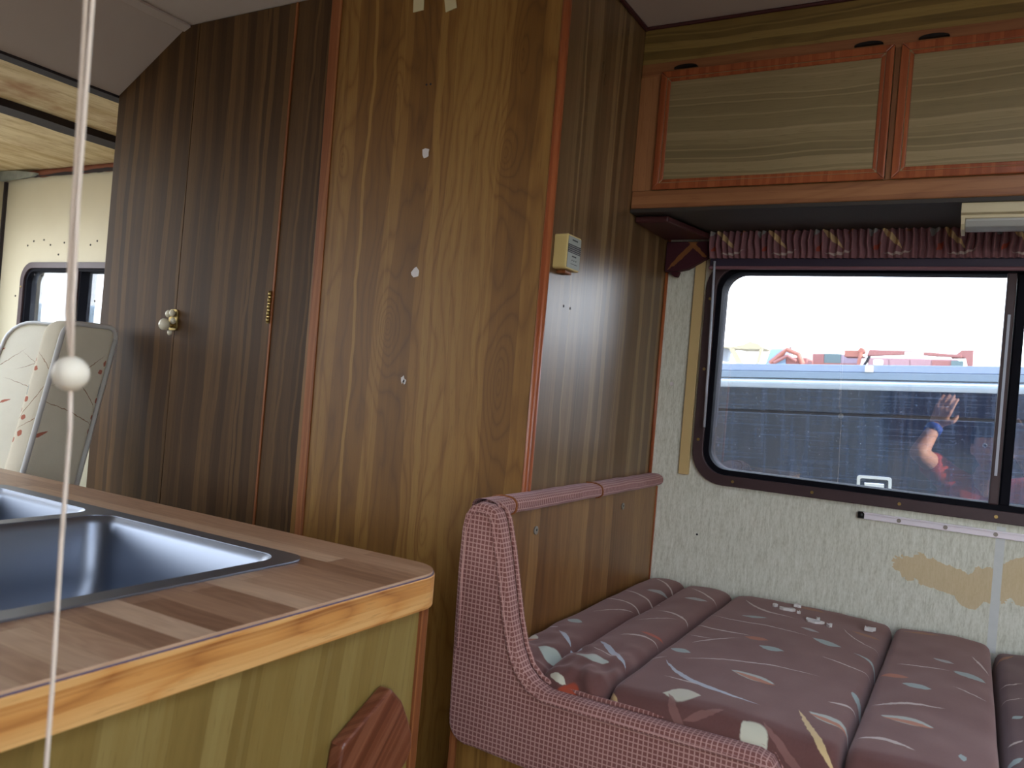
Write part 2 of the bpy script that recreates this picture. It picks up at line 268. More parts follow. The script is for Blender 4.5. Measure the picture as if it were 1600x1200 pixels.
M['wand'] = paint('clear_grey_wand', L(170, 176, 190), L(196, 200, 210), .2, 8)
M['flake'] = paint('plaster_flake', L(206, 200, 196), L(232, 228, 224), .8, 80)
M['joint'] = paint('pale_paper_joint', L(198, 202, 198), L(212, 214, 210), .8, 60)
M['pad'] = paint('cream_tape', L(206, 194, 150), L(216, 204, 162), .7, 30)
M['pvc'] = paint('pale_grey_vinyl', L(196, 196, 194), L(210, 210, 208), .45, 8)
M['floor'] = paint('brown_vinyl_floor', L(112, 92, 70), L(136, 114, 88), .4, 6)
M['under'] = paint('dark_board', L(52, 46, 42), L(62, 56, 50), .6, 8)
M['trimline'] = paint('purple_grey_joint', L(96, 86, 108), L(110, 98, 122), .4, 8)
M['shell'] = paint('vehicle_outer_skin', L(214, 212, 204), L(224, 222, 214), .4, 2)
def steel():
    n = N('satin_stainless', .40, 1, L(150, 158, 172)); return n.m
M['steel'] = steel()
def glass(name, refl=.10, dirt=.05, tint=(.93, .95, .97, 1)):
    m = bpy.data.materials.new(name); m.use_nodes = True; t = m.node_tree; t.nodes.clear()
    o = t.nodes.new('ShaderNodeOutputMaterial'); tr = t.nodes.new('ShaderNodeBsdfTransparent'); gl = t.nodes.new('ShaderNodeBsdfGlossy')
    df = t.nodes.new('ShaderNodeBsdfDiffuse'); a = t.nodes.new('ShaderNodeMixShader'); b = t.nodes.new('ShaderNodeMixShader')
    tr.inputs[0].default_value = tint; gl.inputs['Roughness'].default_value = .004; df.inputs[0].default_value = (.8, .85, .95, 1)
    lw = t.nodes.new('ShaderNodeLayerWeight'); lw.inputs[0].default_value = .35
    mr = t.nodes.new('ShaderNodeMapRange'); mr.inputs[3].default_value = refl; mr.inputs[4].default_value = .9
    t.links.new(lw.outputs['Fresnel'], mr.inputs[0]); mr.inputs[1].default_value = .08
    t.links.new(mr.outputs[0], a.inputs[0]); t.links.new(tr.outputs[0], a.inputs[1]); t.links.new(gl.outputs[0], a.inputs[2])
    tc = t.nodes.new('ShaderNodeTexCoord'); mp = t.nodes.new('ShaderNodeMapping'); mp.inputs['Scale'].default_value = (60, 9, 1)
    nz = t.nodes.new('ShaderNodeTexNoise'); nz.inputs['Scale'].default_value = 1.0; nz.inputs['Detail'].default_value = 5
    n2 = t.nodes.new('ShaderNodeTexNoise'); n2.inputs['Scale'].default_value = 150; n2.inputs['Detail'].default_value = 3
    r2 = t.nodes.new('ShaderNodeMapRange'); r2.inputs[1].default_value = .35; r2.inputs[2].default_value = .75; r2.inputs[3].default_value = dirt * .4; r2.inputs[4].default_value = dirt * 2
    r3 = t.nodes.new('ShaderNodeMapRange'); r3.inputs[1].default_value = .68; r3.inputs[2].default_value = .75; r3.inputs[4].default_value = .25
    ad = t.nodes.new('ShaderNodeMath')
    t.links.new(tc.outputs['UV'], mp.inputs[0]); t.links.new(mp.outputs[0], nz.inputs[0]); t.links.new(tc.outputs['UV'], n2.inputs[0])
    t.links.new(nz.outputs[0], r2.inputs[0]); t.links.new(n2.outputs[0], r3.inputs[0]); t.links.new(r2.outputs[0], ad.inputs[0]); t.links.new(r3.outputs[0], ad.inputs[1])
    t.links.new(ad.outputs[0], b.inputs[0]); t.links.new(a.outputs[0], b.inputs[1]); t.links.new(df.outputs[0], b.inputs[2]); t.links.new(b.outputs[0], o.inputs[0]); return m
M['glass'] = glass('dusty_window_glass', .16, .015)

# ------------------------------------------------------------------ mesh helpers
def box_uv(me, off):
    uv = me.uv_layers.new(name='UVMap').data
    for p in me.polygons:
        nx, ny, nz = map(abs, p.normal)
        for li in p.loop_indices:
            c = me.vertices[me.loops[li].vertex_index].co + off
            uv[li].uv = (c.y, c.z) if nx >= ny and nx >= nz else ((c.x, c.z) if ny >= nz else (c.x, c.y))
def wpos(o):
    v = Vector((0, 0, 0))
    while o: v = v + o.location; o = o.parent
    return v
def tagit(o, label=None, cat=None, group=None, kind=None, category=None):
    cat = cat or category
    for k, v in (('label', label), ('category', cat), ('group', group), ('kind', kind)):
        if v: o[k] = v
    return o
def obj(name, bm, mat, parent=None, smooth=False, bevel=0, seg=2, keepuv=False, subsurf=0, angle=35, **tg):
    """link bm (given in lens-relative z) as ONE mesh object; parents are never rotated while building"""
    if not keepuv: bmesh.ops.recalc_face_normals(bm, faces=bm.faces)
    me = bpy.data.meshes.new(name)
    pp = wpos(parent) - Vector((0, 0, H)) if parent else Vector((0, 0, -H))
    if parent is None:       # origin at the base of the thing
        xs = [v.co for v in bm.verts]; c = Vector((sum((v.x for v in xs)) / len(xs), sum((v.y for v in xs)) / len(xs), min(v.z for v in xs)))
        loc = c + Vector((0, 0, H)); off = c
    else: loc = Vector((0, 0, 0)); off = pp
    bmesh.ops.translate(bm, verts=bm.verts, vec=-off)
    bm.to_mesh(me); bm.free()
    if not keepuv: box_uv(me, off)
    if smooth:
        for p in me.polygons: p.use_smooth = True
    o = bpy.data.objects.new(name, me); COL.objects.link(o); o.location = loc
    if parent: o.parent = parent
    mats = mat if isinstance(mat, (list, tuple)) else [mat]
    for m_ in mats: me.materials.append(m_)
    if bevel:
        b = o.modifiers.new('bevel', 'BEVEL'); b.width = bevel; b.segments = seg; b.limit_method = 'ANGLE'; b.angle_limit = math.radians(angle)
    if subsurf:
        s_ = o.modifiers.new('sub', 'SUBSURF'); s_.levels = s_.render_levels = subsurf
    return tagit(o, **tg)
def thing(name, label, cat, loc, group=None, kind=None):
    o = bpy.data.objects.new(name, None); COL.objects.link(o); o.location = (loc[0], loc[1], loc[2] + H); o.empty_display_size = .05
    return tagit(o, label, cat, group, kind)
def B(*boxes):
    bm = bmesh.new()
    for b in boxes: add_box(bm, *b)
    return bm
def add_box(bm, x0, x1, y0, y1, z0, z1):
    v = [bm.verts.new((x, y, z)) for x in (x0, x1) for y in (y0, y1) for z in (z0, z1)]
    for f in ((0, 1, 3, 2), (4, 6, 7, 5), (0, 4, 5, 1), (2, 3, 7, 6), (0, 2, 6, 4), (1, 5, 7, 3)): bm.faces.new([v[i] for i in f])
def prism(bm, outer, a0, a1, axis, holes=()):
    """2-D outline (with holes) extruded along axis: 'y' outline is (x,z), 'x' is (y,z), 'z' is (x,y)"""
    P = {'y': lambda p, a: (p[0], a, p[1]), 'x': lambda p, a: (a, p[0], p[1]), 'z': lambda p, a: (p[0], p[1], a)}[axis]
    loops = [list(outer)] + [list(h) for h in holes]
    tris = tessellate_polygon([[Vector((p[0], p[1], 0)) for p in l] for l in loops])
    flat = [p for l in loops for p in l]
    r0 = [bm.verts.new(P(p, a0)) for p in flat]; r1 = [bm.verts.new(P(p, a1)) for p in flat]
    if not holes:
        bm.faces.new(r0); bm.faces.new(r1)
    else:
        for t in tris:
            bm.faces.new([r0[i] for i in t]); bm.faces.new([r1[i] for i in t])
    k = 0
    for l in loops:
        n = len(l)
        for i in range(n):
            j = (i + 1) % n; bm.faces.new([r0[k + i], r0[k + j], r1[k + j], r1[k + i]])
        k += n
    return bm
def PR(*a, **k): return prism(bmesh.new(), *a, **k)
def rrect(x0, x1, z0, z1, r, n=6):
    pts = []
    for cx_, cz_, a0 in ((x1 - r, z1 - r, 0), (x0 + r, z1 - r, 90), (x0 + r, z0 + r, 180), (x1 - r, z0 + r, 270)):
        for i in range(n + 1):
            a = math.radians(a0 + 90 * i / n); pts.append((cx_ + r * math.cos(a), cz_ + r * math.sin(a)))
    return pts
def rect(x0, x1, z0, z1): return [(x0, z0), (x1, z0), (x1, z1), (x0, z1)]
def tube(bm, pts, r, n=8, cap=True):
    pts = [Vector(p) for p in pts]; rings = []; rr = r if isinstance(r, (list, tuple)) else [r] * len(pts)
    a = None
    for i, p in enumerate(pts):
        t = (pts[min(i + 1, len(pts) - 1)] - pts[max(i - 1, 0)]).normalized()
        if a is None: a = t.orthogonal().normalized()
        a = (a - t * a.dot(t)).normalized(); b = t.cross(a)
        rings.append([bm.verts.new(p + (a * math.cos(2 * PI * k / n) + b * math.sin(2 * PI * k / n)) * rr[i]) for k in range(n)])
    for i in range(len(rings) - 1):
        for k in range(n): bm.faces.new([rings[i][k], rings[i][(k + 1) % n], rings[i + 1][(k + 1) % n], rings[i + 1][k]])
    if cap: bm.faces.new(rings[0][::-1]); bm.faces.new(rings[-1])
    return bm
def T(pts, r, n=8): return tube(bmesh.new(), pts, r, n)
def ball(c, r, sc=(1, 1, 1), n=16):
    bm = bmesh.new(); add_ball(bm, c, r, sc, n); return bm
def add_ball(bm, c, r, sc=(1, 1, 1), n=16):
    q = bmesh.ops.create_uvsphere(bm, u_segments=n, v_segments=max(6, n // 2), radius=r)
    for v in q['verts']: v.co = Vector((v.co.x * sc[0] + c[0], v.co.y * sc[1] + c[1], v.co.z * sc[2] + c[2]))
def disc(c, r, th, axis, n=10):
    ring = [(c[0] + r * math.cos(2 * PI * i / n), c[1] + r * math.sin(2 * PI * i / n)) for i in range(n)]
    return PR(ring, th[0], th[1], axis)
def grid(fn, nu, nv, closed_u=False, uvfn=None):
    bm = bmesh.new(); uvl = bm.loops.layers.uv.new('UVMap')
    V = [[bm.verts.new(fn(i / (nu - (0 if closed_u else 1)), j / (nv - 1))) for j in range(nv)] for i in range(nu)]
    for i in range(nu if closed_u else nu - 1):
        for j in range(nv - 1):
            i2 = (i + 1) % nu
            f = bm.faces.new([V[i][j], V[i2][j], V[i2][j + 1], V[i][j + 1]])
            if uvfn:
                for l, (a, b) in zip(f.loops, ((i, j), (i + 1, j), (i + 1, j + 1), (i, j + 1))): l[uvl].uv = uvfn(a / (nu - (0 if closed_u else 1)), b / (nv - 1))
    return bm

# ------------------------------------------------------------------ the setting
FZ = -H                                        # cabin floor
XS, YW, YF = -.68, 1.28, 1.90                  # wardrobe side, wardrobe front, window wall
CZ = .787                                      # ceiling
YN, XE, XC = -.70, 1.30, -3.59                 # near wall, right end, cab end
st = dict(kind='structure')
WELL = rect(-.42, .52, YN, -.20)
fl = obj('floor', PR(rect(XC - .05, XE + .05, YN - .05, YF + .05), FZ - .05, FZ, 'z', holes=[[(p[0], max(p[1], YN + .0)) for p in rect(-.42, .52, YN - .002, -.20)]]), M['floor'], **st)
obj('step_well', B((-.44, .54, YN - .05, -.18, -1.66, -1.622), (-.44, -.42, YN - .05, -.18, -1.622, FZ - .05), (.52, .54, YN - .05, -.18, -1.622, FZ - .05), (-.42, .52, -.20, -.18, -1.622, FZ - .05)), M['floor'], fl)
W1 = (-.575, .665, -.192, .338)                # outer frame of the bench window
W2 = (-3.41, -2.30, -.19, .325)                # cab side window
hole1 = rrect(-.545, .635, -.17, .318, .05); hole2 = rrect(-3.375, -2.34, -.16, .295, .05)
obj('wall_far', PR(rect(XS - .02, XE + .05, FZ, CZ), YF, YF + .045, 'y', holes=[hole1]), M['paper'], **st)
obj('wall_far_cab', PR(rect(XC - .05, XS - .02, FZ, CZ), YF, YF + .045, 'y', holes=[hole2]), M['cream'], **st)
added_window_holes = [rrect(.36, 1.24, -.60, .62, .06), rrect(-3.45, -2.1, -.45, .60, .05)]
obj('wall_near', PR([(XC - .05, FZ), (-.42, FZ), (-.42, -1.622), (.52, -1.622), (.52, FZ), (XE + .05, FZ), (XE + .05, CZ + .02), (XC - .05, CZ + .02)], YN - .045, YN, 'y', holes=added_window_holes), M['under'], **st)
d1 = obj('door_1', PR(rrect(-.38, .30, -1.60, .62, .05), YN, YN + .012, 'y'), M['wardrobe'], bevel=.003, **st)
obj('door_handle', B((.22, .27, YN + .012, YN + .04, -.50, -.44)), M['chrome'], d1, bevel=.005)
for i_, h_ in enumerate(added_window_holes):
    x0_, x1_ = min(p[0] for p in h_), max(p[0] for p in h_); z0_, z1_ = min(p[1] for p in h_), max(p[1] for p in h_)
    added_win = obj('window_%d' % (3 + i_), PR(rrect(x0_ - .02, x1_ + .02, z0_ - .02, z1_ + .02, .07), YN - .002, YN + .012, 'y', holes=[rrect(x0_ + .012, x1_ - .012, z0_ + .012, z1_ - .012, .05)]), M['frame'], **st)  # made-up windows, added to light the cabin from the near side
obj('wall_cab_end', PR(rect(YN - .045, YF + .045, FZ, CZ + .02), XC - .045, XC, 'x', holes=[rrect(.15, 1.74, -.15, .50, .08)]), M['cream'], **st)  # the windscreen opening is made up, added to light the cab
obj('wall_end', PR(rect(YN - .045, YF + .045, FZ, CZ + .02), XE, XE + .045, 'x', holes=[rrect(-.62, -.05, -.30, .66, .05)]), M['cream'], **st)
obj('window_5', PR(rrect(-.64, -.03, -.32, .68, .06), XE - .012, XE + .002, 'x', holes=[rrect(-.61, -.06, -.29, .65, .05)]), M['frame'], **st)  # made-up end window, added so that sun reaches the person
added_vent = rrect(.12, .88, .02, .70, .04)          # unseen made-up roof opening, added to light bench and counter
ce = obj('ceiling', PR(rect(-1.70, XE + .05, YN - .05, YF + .05), CZ, CZ + .05, 'z', holes=[added_vent]), M['ceiling'], **st)
obj('added_vent_frame', PR(rrect(.10, .90, .00, .72, .05), CZ - .012, CZ + .06, 'z', holes=[added_vent]), M['shell'], ce)
bm = PR([(-1.70, .787), (-1.945, .643), (-1.945, .70), (-1.70, .837)], YN - .05, YF + .05, 'y')
sl = obj('sloped_panel', bm, M['ceiling'], ce)
obj('seam_batten', PR([(-1.692, .7868), (-1.712, .779), (-1.712, .773), (-1.690, .781)], YN, YW, 'y'), M['ceiling'], ce)
added_hatch = rrect(-3.50, -2.78, .30, 1.34, .05)      # unseen made-up roof opening, added to brighten the cab seat tops
pl_ = obj('ceiling_cab', PR(rect(XC - .05, -1.90, YN - .05, YF + .05), .835, .85, 'z', holes=[added_hatch]), M['beam'], **st)
obj('plywood_panel', B((-2.52, -1.975, YN, YF, .700, .712)), M['ply'], pl_)
obj('plywood_panel', PR(rect(-3.62, -2.565, YN, YF), .700, .712, 'z', holes=[added_hatch]), M['ply'], pl_)
obj('added_hatch_frame', PR(rrect(-3.52, -2.76, .28, 1.36, .06), .69, .86, 'z', holes=[added_hatch]), M['shell'], pl_)
def roofbeam(name, x0, x1, z0):
    bm = bmesh.new()
    prev = None
    for i in range(28):
        y = YN + (YF - YN) * i / 27; j = noise.noise((y * 9, x0, 0)) * .003
        ring = [bm.verts.new(p) for p in ((x0 + j, y, .75), (x0 + j, y, z0 + j), (x1 + j, y, z0 + j * .5), (x1 + j, y, .75))]
        if prev:
            for k in range(4): bm.faces.new([prev[k], prev[(k + 1) % 4], ring[(k + 1) % 4], ring[k]])
        else: bm.faces.new(ring)
        prev = ring
    bm.faces.new(prev)
    return obj(name, bm, M['beam'], **st)
roofbeam('trim_1', -1.985, -1.944, .637); roofbeam('trim_2', -2.60, -2.515, .678)
# torn strip along the joint of cab ceiling and side wall
def torn(u, v):
    x = XC + .02 + (1.45) * u; n1 = noise.noise((x * 6, 3, 0)); n2 = noise.noise((x * 14, 9, 0))
    z = .700 - v * (.030 + .010 * n1 + .006 * n2)
    return (x, YF - .004 - .012 * math.sin(v * PI) - .004 * abs(n2), z + .004 * n1)
ts = obj('trim_3', grid(torn, 90, 6), M['torn'], smooth=True, **st)
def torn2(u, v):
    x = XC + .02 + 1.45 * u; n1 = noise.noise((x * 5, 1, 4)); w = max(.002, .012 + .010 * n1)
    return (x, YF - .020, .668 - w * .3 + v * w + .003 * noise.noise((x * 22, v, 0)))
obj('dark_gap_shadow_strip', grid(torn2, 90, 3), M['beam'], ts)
mt = obj('trim_4', PR([(XC + .001, .66), (XC + .13, .664), (XC + .24, .669), (XC + .26, .680), (XC + .13, .695), (XC + .001, .699)], YF - .035, YF - .018, 'y'), M['foil'], **st)
obj('trim_5', B((XC, XC + .012, YF - .012, YF, FZ, .66)), M['beam'], **st)
# small nail holes of the stripped cab wall
for i in range(14):
    x = -3.45 + .045 * i + random.uniform(-.02, .02); z = .42 + random.uniform(-.03, .03) if i % 3 else random.uniform(.15, .4)
    obj('nail_hole', disc((x, z), .004, (YF - .0015, YF + .001), 'y', 7), M['beam'], bpy.data.objects['wall_far_cab'])
# ------------------------------------------------------------------ windows
def window(name, O, z0, z1, gx, mull, lab, mw=.036):
    x0, x1 = O[0], O[1]
    w = obj(name, PR(rrect(x0, x1, z0, z1, .075, 9), YF - .014, YF - .001, 'y', holes=[rrect(x0 + .024, x1 - .024, z0 + .024, z1 - .024, .055, 9)]), M['frame'], bevel=.004, **st)
    obj('inner_frame', PR(rrect(x0 + .022, x1 - .022, z0 + .022, z1 - .022, .056, 9), YF - .006, YF + .050, 'y', holes=[rrect(x0 + .036, x1 - .036, z0 + .036, z1 - .036, .046, 9)]), M['frame_in'], w, bevel=.002)
    ml = obj('mullion', B((mull, mull + .017, YF - .010, YF + .03, z0 + .034, z1 - .034)), M['frame'], w, bevel=.003)
    obj('sash_stile', B((mull + .018, mull + mw, YF - .004, YF + .045, z0 + .034, z1 - .034)), M['frame_in'], w, bevel=.003)
    obj('pane', B((x0 + .034, mull + .004, YF + .014, YF + .0145, z0 + .034, z1 - .034)), M['glass'], w)
    obj('pane', B((mull + mw - .006, x1 - .034, YF + .030, YF + .0305, z0 + .034, z1 - .034)), M['glass'], w)
    for i in range(7):
        x = x0 + .10 + (x1 - x0 - .2) * i / 6
        obj('screw', disc((x, z0 + .012), .0035, (YF - .0165, YF - .013), 'y', 8), M['brass'], w)
    for i in range(3):
        z = z0 + .10 + (z1 - z0 - .2) * i / 2
        obj('screw', disc((x0 + .012, z), .0035, (YF - .0165, YF - .013), 'y', 8), M['brass'], w)
    return w
w1 = window('window_1', W1, W1[2], W1[3], None, .030, '')
obj('rubber_seal', B((.036, .041, YF - .013, YF - .009, -.10, .22)), M['wand'], w1)
w2 = window('window_2', W2, W2[2], W2[3], None, -3.045, '', .026)

# ------------------------------------------------------------------ wardrobe
wd = thing('wardrobe', 'tall dark walnut-print wardrobe with latched narrow door left of the bench', 'wardrobe', (-1.3, 1.55, FZ))
obj('fixed_panel', PR([(-1.942, FZ), (-1.657, FZ), (-1.657, .786), (-1.700, .786), (-1.942, .644)], YW, YW + .018, 'y'), M['wardrobe'], wd, bevel=.001)
dr = obj('door', B((-1.653, -1.345, YW - .002, YW + .016, FZ + .05, .785)), M['wardrobe'], wd, bevel=.0015)
obj('door_edge_band', B((-1.3445, -1.3395, YW - .003, YW + .012, FZ + .05, .785)), M['band'], wd)
obj('stile', B((-1.339, -1.236, YW, YW + .018, FZ, .786)), M['wardrobe'], wd)
bm = bmesh.new(); prism(bm, [(-1.206, FZ), (-1.188, FZ), (-1.214, .786), (-1.242, .786)], YW - .0025, YW + .01, 'y')
obj('veneer_strip', bm, M['band'], wd, bevel=.001)
obj('main_panel', B((-1.236, XS - .006, YW, YW + .018, FZ, .786)), M['panel'], wd)
obj('side_panel', B((XS - .018, XS, YW + .006, YF, FZ, .786)), M['side'], wd)
obj('left_side_panel', PR([(YW + .018, FZ), (YF - .002, FZ), (YF - .002, .640), (YW + .018, .640)], -1.942, -1.925, 'x'), M['wardrobe'], wd)
bm = T([(XS - .004, YW + .002, FZ), (XS - .004, YW + .002, .786)], .0085, 14)
obj('corner_moulding', bm, M['cherry'], wd, smooth=True)
obj('ceiling_moulding', T([(XS + .003, YW, .783), (XS + .003, YF - .26, .783)], .005, 8), M['maroon'], wd)
obj('wall_moulding', T([(XS + .002, YF - .003, -.44), (XS + .002, YF - .003, .39)], .0045, 8), M['cherry'], wd, smooth=True)
# latch: porcelain-and-brass knob with little petals
ln = obj('latch_plate', PR(rrect(-1.672, -1.642, .058, .108, .008), YW - .006, YW - .0015, 'y'), M['brass'], wd, bevel=.001)
obj('knob', ball((-1.660, YW - .026, .070), .0145, (1, .8, 1)), M['porcelain'], wd, smooth=True)
obj('knob_stem', T([(-1.660, YW, .070), (-1.660, YW - .02, .070)], .006), M['brass'], wd, smooth=True)
for dx, dz, r in ((-.006, .026, .009), (.007, .028, .0085), (.012, .010, .008), (.004, -.018, .007), (-.012, .006, .008)):
    obj('knob_petal', ball((-1.658 + dx, YW - .014, .070 + dz), r, (1, .7, 1), 12), M['porcelain'], wd, smooth=True)
hg = obj('hinge', B((-1.3535, -1.3455, YW - .0045, YW - .001, .086, .157)), M['brass'], wd, bevel=.001)
for i in range(5):
    obj('hinge_knuckle', T([(-1.3475, YW - .006, .0875 + .0142 * i), (-1.3475, YW - .006, .0995 + .0142 * i)], .0036, 8), M['brass'], hg, smooth=True)
for x, z, a in ((-1.013, .728, .05), (-.936, .718, .22)):
    c, s_ = math.cos(a), math.sin(a); h_ = .0125
    obj('adhesive_pad', PR([(x + c * u - s_ * v, z + s_ * u + c * v) for u, v in ((-h_, -h_), (h_, -h_), (h_, h_), (-h_, h_))], YW - .002, YW, 'y'), M['pad'], wd)
for x, z, r in ((-.966, .434, .011), (-.967, .200, .010), (-.975, -.010, .007), (-.970, -.014, .005)):
    pts = [(x + r * random.uniform(.5, 1.1) * math.cos(a * PI / 5), z + r * random.uniform(.6, 1.3) * math.sin(a * PI / 5)) for a in range(10)]
    obj('torn_patch', PR(pts, YW - .0006, YW + .0004, 'y'), M['flake'], wd)
for x, z in ((-.978, .567), (-.968, .567), (-1.62, .36)):
    obj('nail_hole', disc((x, z), .0022, (YW - .0006, YW + .001), 'y', 8), M['beam'], wd)
for y, z in ((1.461, .610), (1.45, .63)):
    obj('torn_patch', PR([(y + .008 * math.cos(a), z + .012 * math.sin(a)) for a in (0, .9, 2.2, 3.3, 4.5, 5.4)], XS, XS + .0006, 'x'), M['side'], wd)
for y, z in ((1.388, .151), (1.36, .152)):
    obj('nail_hole', disc((y, z), .0025, (XS - .001, XS + .0006), 'x', 8), M['beam'], wd)

# gas alarm on the wardrobe side
al = thing('gas_alarm', 'small ivory alarm box with grey speckled label on wardrobe side panel', 'alarm', (XS + .013, 1.33, .213))
obj('housing', PR(rrect(1.300, 1.357, .213, .2755, .004), XS, XS + .027, 'x'), M['ivory'], al, bevel=.002)
obj('front_label', PR(rect(1.303, 1.354, .216, .2725), XS + .027, XS + .0278, 'x'), paint('grey_label', L(150, 154, 146), L(162, 166, 158), .5, 30), al)
obj('speaker_grille', PR(rect(1.303, 1.354, .243, .258), XS + .0278, XS + .0282, 'x'), M['black'], al)
for k in range(4):
    obj('grille_bar', PR(rect(1.304, 1.353, .2445 + k * .0034, .2455 + k * .0034), XS + .0282, XS + .0290, 'x'), M['screw'], al)
for y0, y1, z in ((1.318, 1.340, .2655), (1.321, 1.338, .2365), (1.318, 1.345, .2235)):
    obj('printed_line', PR(rect(y0, y1, z, z + (.0022 if z > .23 else .0008)), XS + .0278, XS + .0281, 'x'), M['black'], al)
for k in range(3):
    obj('indicator', disc((1.322 + .008 * k, .2305), .0011, (XS + .0278, XS + .0284), 'x', 8), M['black'], al)
obj('cable_gland', B((XS, XS + .018, 1.318, 1.345, .207, .2128)), M['band'], al, bevel=.001)

# ------------------------------------------------------------------ overhead locker
YC = 1.64
oc = thing('overhead_locker', 'long wooden overhead locker with red-brown framed olive doors above the window', 'cabinet', (.2, 1.77, .39))
XR = XE - .002
obj('upper_fascia', B((XS + .001, XR, YC, YC + .015, .706, .786)), M['frieze'], oc)
obj('top_bead', T([(XS, YC - .002, .783), (XR, YC - .002, .783)], .004, 8), M['maroon'], oc)
obj('top_rail', B((XS + .001, XR, YC - .003, YC + .015, .678, .7055)), M['oakframe'], oc, bevel=.001)
obj('bottom_rail', B((XS + .001, XR, YC - .003, YC + .015, .396, .4345)), M['oakframe'], oc, bevel=.003)
obj('end_stile', B((XS + .001, -.629, YC - .002, YC + .015, .4345, .678)), M['oakstile'], oc)
obj('backing_board', B((XS + .001, XR, YC + .017, YC + .024, .40, .78)), M['under'], oc)
obj('floor_board', B((XS + .001, XR, YC - .003, YF - .001, .388, .3955)), M['under'], oc)
doors = [(-.632, -.182), (-.171, .279), (.290, .740), (.751, 1.20)]
for a, b in doors:
    d = bpy.data.objects.new('door', None); COL.objects.link(d); d.parent = oc; d.location = (0, 0, 0)
    d_ = d
    # the leaf itself carries the moulding and panel as sub-parts
    COL.objects.unlink(d); bpy.data.objects.remove(d)
    z0, z1 = .433, .683
    leaf_ = obj('door', PR(rect(a, b, z0, z1), YC - .008, YC + .002, 'y', holes=[rect(a + .020, b - .020, z0 + .020, z1 - .020)]), M['locker'], oc)
    pn = obj('door_panel', B((a + .018, b - .018, YC - .006, YC - .002, z0 + .018, z1 - .018)), M['locker'], leaf_)
    for sgn in range(4):   # mitred moulding: two steps on every side
        for (i0, i1, y0) in ((0, .014, YC - .011), (.0142, .022, YC - .0085)):
            o_ = [(a + i0, z0 + i0), (b - i0, z0 + i0), (b - i0, z1 - i0), (a + i0, z1 - i0)]; i_ = [(a + i1, z0 + i1), (b - i1, z0 + i1), (b - i1, z1 - i1), (a + i1, z1 - i1)]
            s0, s1 = sgn, (sgn + 1) % 4
            obj('moulding', PR([o_[s0], o_[s1], i_[s1], i_[s0]], y0, YC - .004, 'y'), M['cherry'], leaf_, bevel=.002)
    obj('mid_stile', B((b + .001, b + .010, YC - .003, YC + .015, .4345, .678)), M['oakstile'], oc)
    for xx in (a + .052, b - .046):  # finger slots
        pts = [(xx + .025 * math.cos(t), .6875 + .0065 * math.sin(t)) for t in [PI * i / 10 for i in range(11)]]
        obj('finger_slot', PR(pts, YC - .0105, YC - .002, 'y'), M['black'], oc)

# lamp under the locker
lp = thing('strip_lamp', 'cream fluorescent strip lamp with milky lens under the overhead locker', 'lamp', (.15, 1.68, .345))
obj('housing', PR([(1.643, .388), (1.643, .370), (1.652, .368), (1.652, .362), (1.730, .362), (1.738, .388)], -.053, .36, 'x'), M['lamp_body'], lp, bevel=.001)
obj('lens', PR([(1.654, .368), (1.656, .358), (1.664, .349), (1.690, .346), (1.716, .350), (1.726, .358), (1.728, .368)], -.046, .352, 'x'), M['lens'], lp, bevel=.002)
obj('end_cap', PR([(1.650, .366), (1.652, .352), (1.662, .344), (1.720, .344), (1.730, .366)], -.052, -.046, 'x'), M['lamp_body'], lp)

# pelmet: corner board, cloth end, gathered valance, blind rail
pb = thing('pelmet_corner', 'maroon corner block with striped cloth side at the left window top', 'pelmet', (-.63, 1.80, .30))
obj('shelf_board', PR([(XS + .002, 1.665), (-.602, 1.665), (-.566, 1.86), (XS + .002, 1.86)], .372, .386, 'z'), M['maroon'], pb, bevel=.004)
obj('cloth_end', PR([(XS + .004, .371), (-.570, .371), (-.572, .336), (-.592, .322), (-.622, .306), (-.652, .300), (XS + .004, .299)], 1.872, 1.896, 'y'), M['pelmet'], pb, bevel=.003)
obj('tassel', PR([(-.668, .299), (-.640, .300), (-.644, .287), (-.652, .288)], 1.876, 1.890, 'y'), M['pelmet'], pb, bevel=.002)
def val(u, v):
    x = -.566 + 1.25 * u; ph = x * 2 * PI / .0145 + 2.2 * noise.noise((x * 16, 0, 3)) + 1.2 * noise.noise((x * 22, v * 2, 7)); am = .0095 * (.35 + .65 * math.sin(min(1, v * 1.02) * PI) ** .4)
    return (x + .004 * noise.noise((x * 30, v * 3, 1)), 1.862 - am * (1 + math.sin(ph)) - .004 * math.sin(v * PI), .328 + .074 * v)
obj('gathered_valance', grid(val, 900, 9, uvfn=lambda u, v: (-.566 + 1.25 * u, .328 + .074 * v)), M['valance'], smooth=True, keepuv=True,
    label='gathered maroon valance with gold and teal print along the window top', category='valance')
br = thing('blind_rail', 'dark mauve blind rail with pinkish lip below the gathered valance', 'blind', (.05, 1.87, .303))
obj('cassette', B((-.566, .70, 1.868, 1.885, .3105, .330)), M['rail'], br, bevel=.002)
obj('lip', B((-.566, .70, 1.862, 1.872, .304, .3115)), M['rail2'], br, bevel=.002)
obj('backing', B((-.56, .69, 1.872, 1.884, .330, .386)), M['under'], br)
obj('wand', T([(-.553, 1.862, .322), (-.548, 1.864, .10), (-.546, 1.866, -.062)], .0030, 8), M['wand'], smooth=True,
    label='thin pale plastic blind wand hanging at the left window edge', category='blind wand')
obj('batten', B((-.606, -.582, YF - .010, YF, -.178, .336)), M['ivorywood'], bevel=.001, label='narrow beige wooden batten standing left of the window frame', category='batten')
obj('wall_plug', disc((-.643, .033), .005, (YF - .003, YF), 'y', 10), M['flake'], bevel=.001, label='small white screw plug in pale wall beside beige batten', category='screw')
obj('nail_mark', disc((-.551, -.315), .0025, (YF - .001, YF), 'y', 8), M['black'], bpy.data.objects['wall_far'])
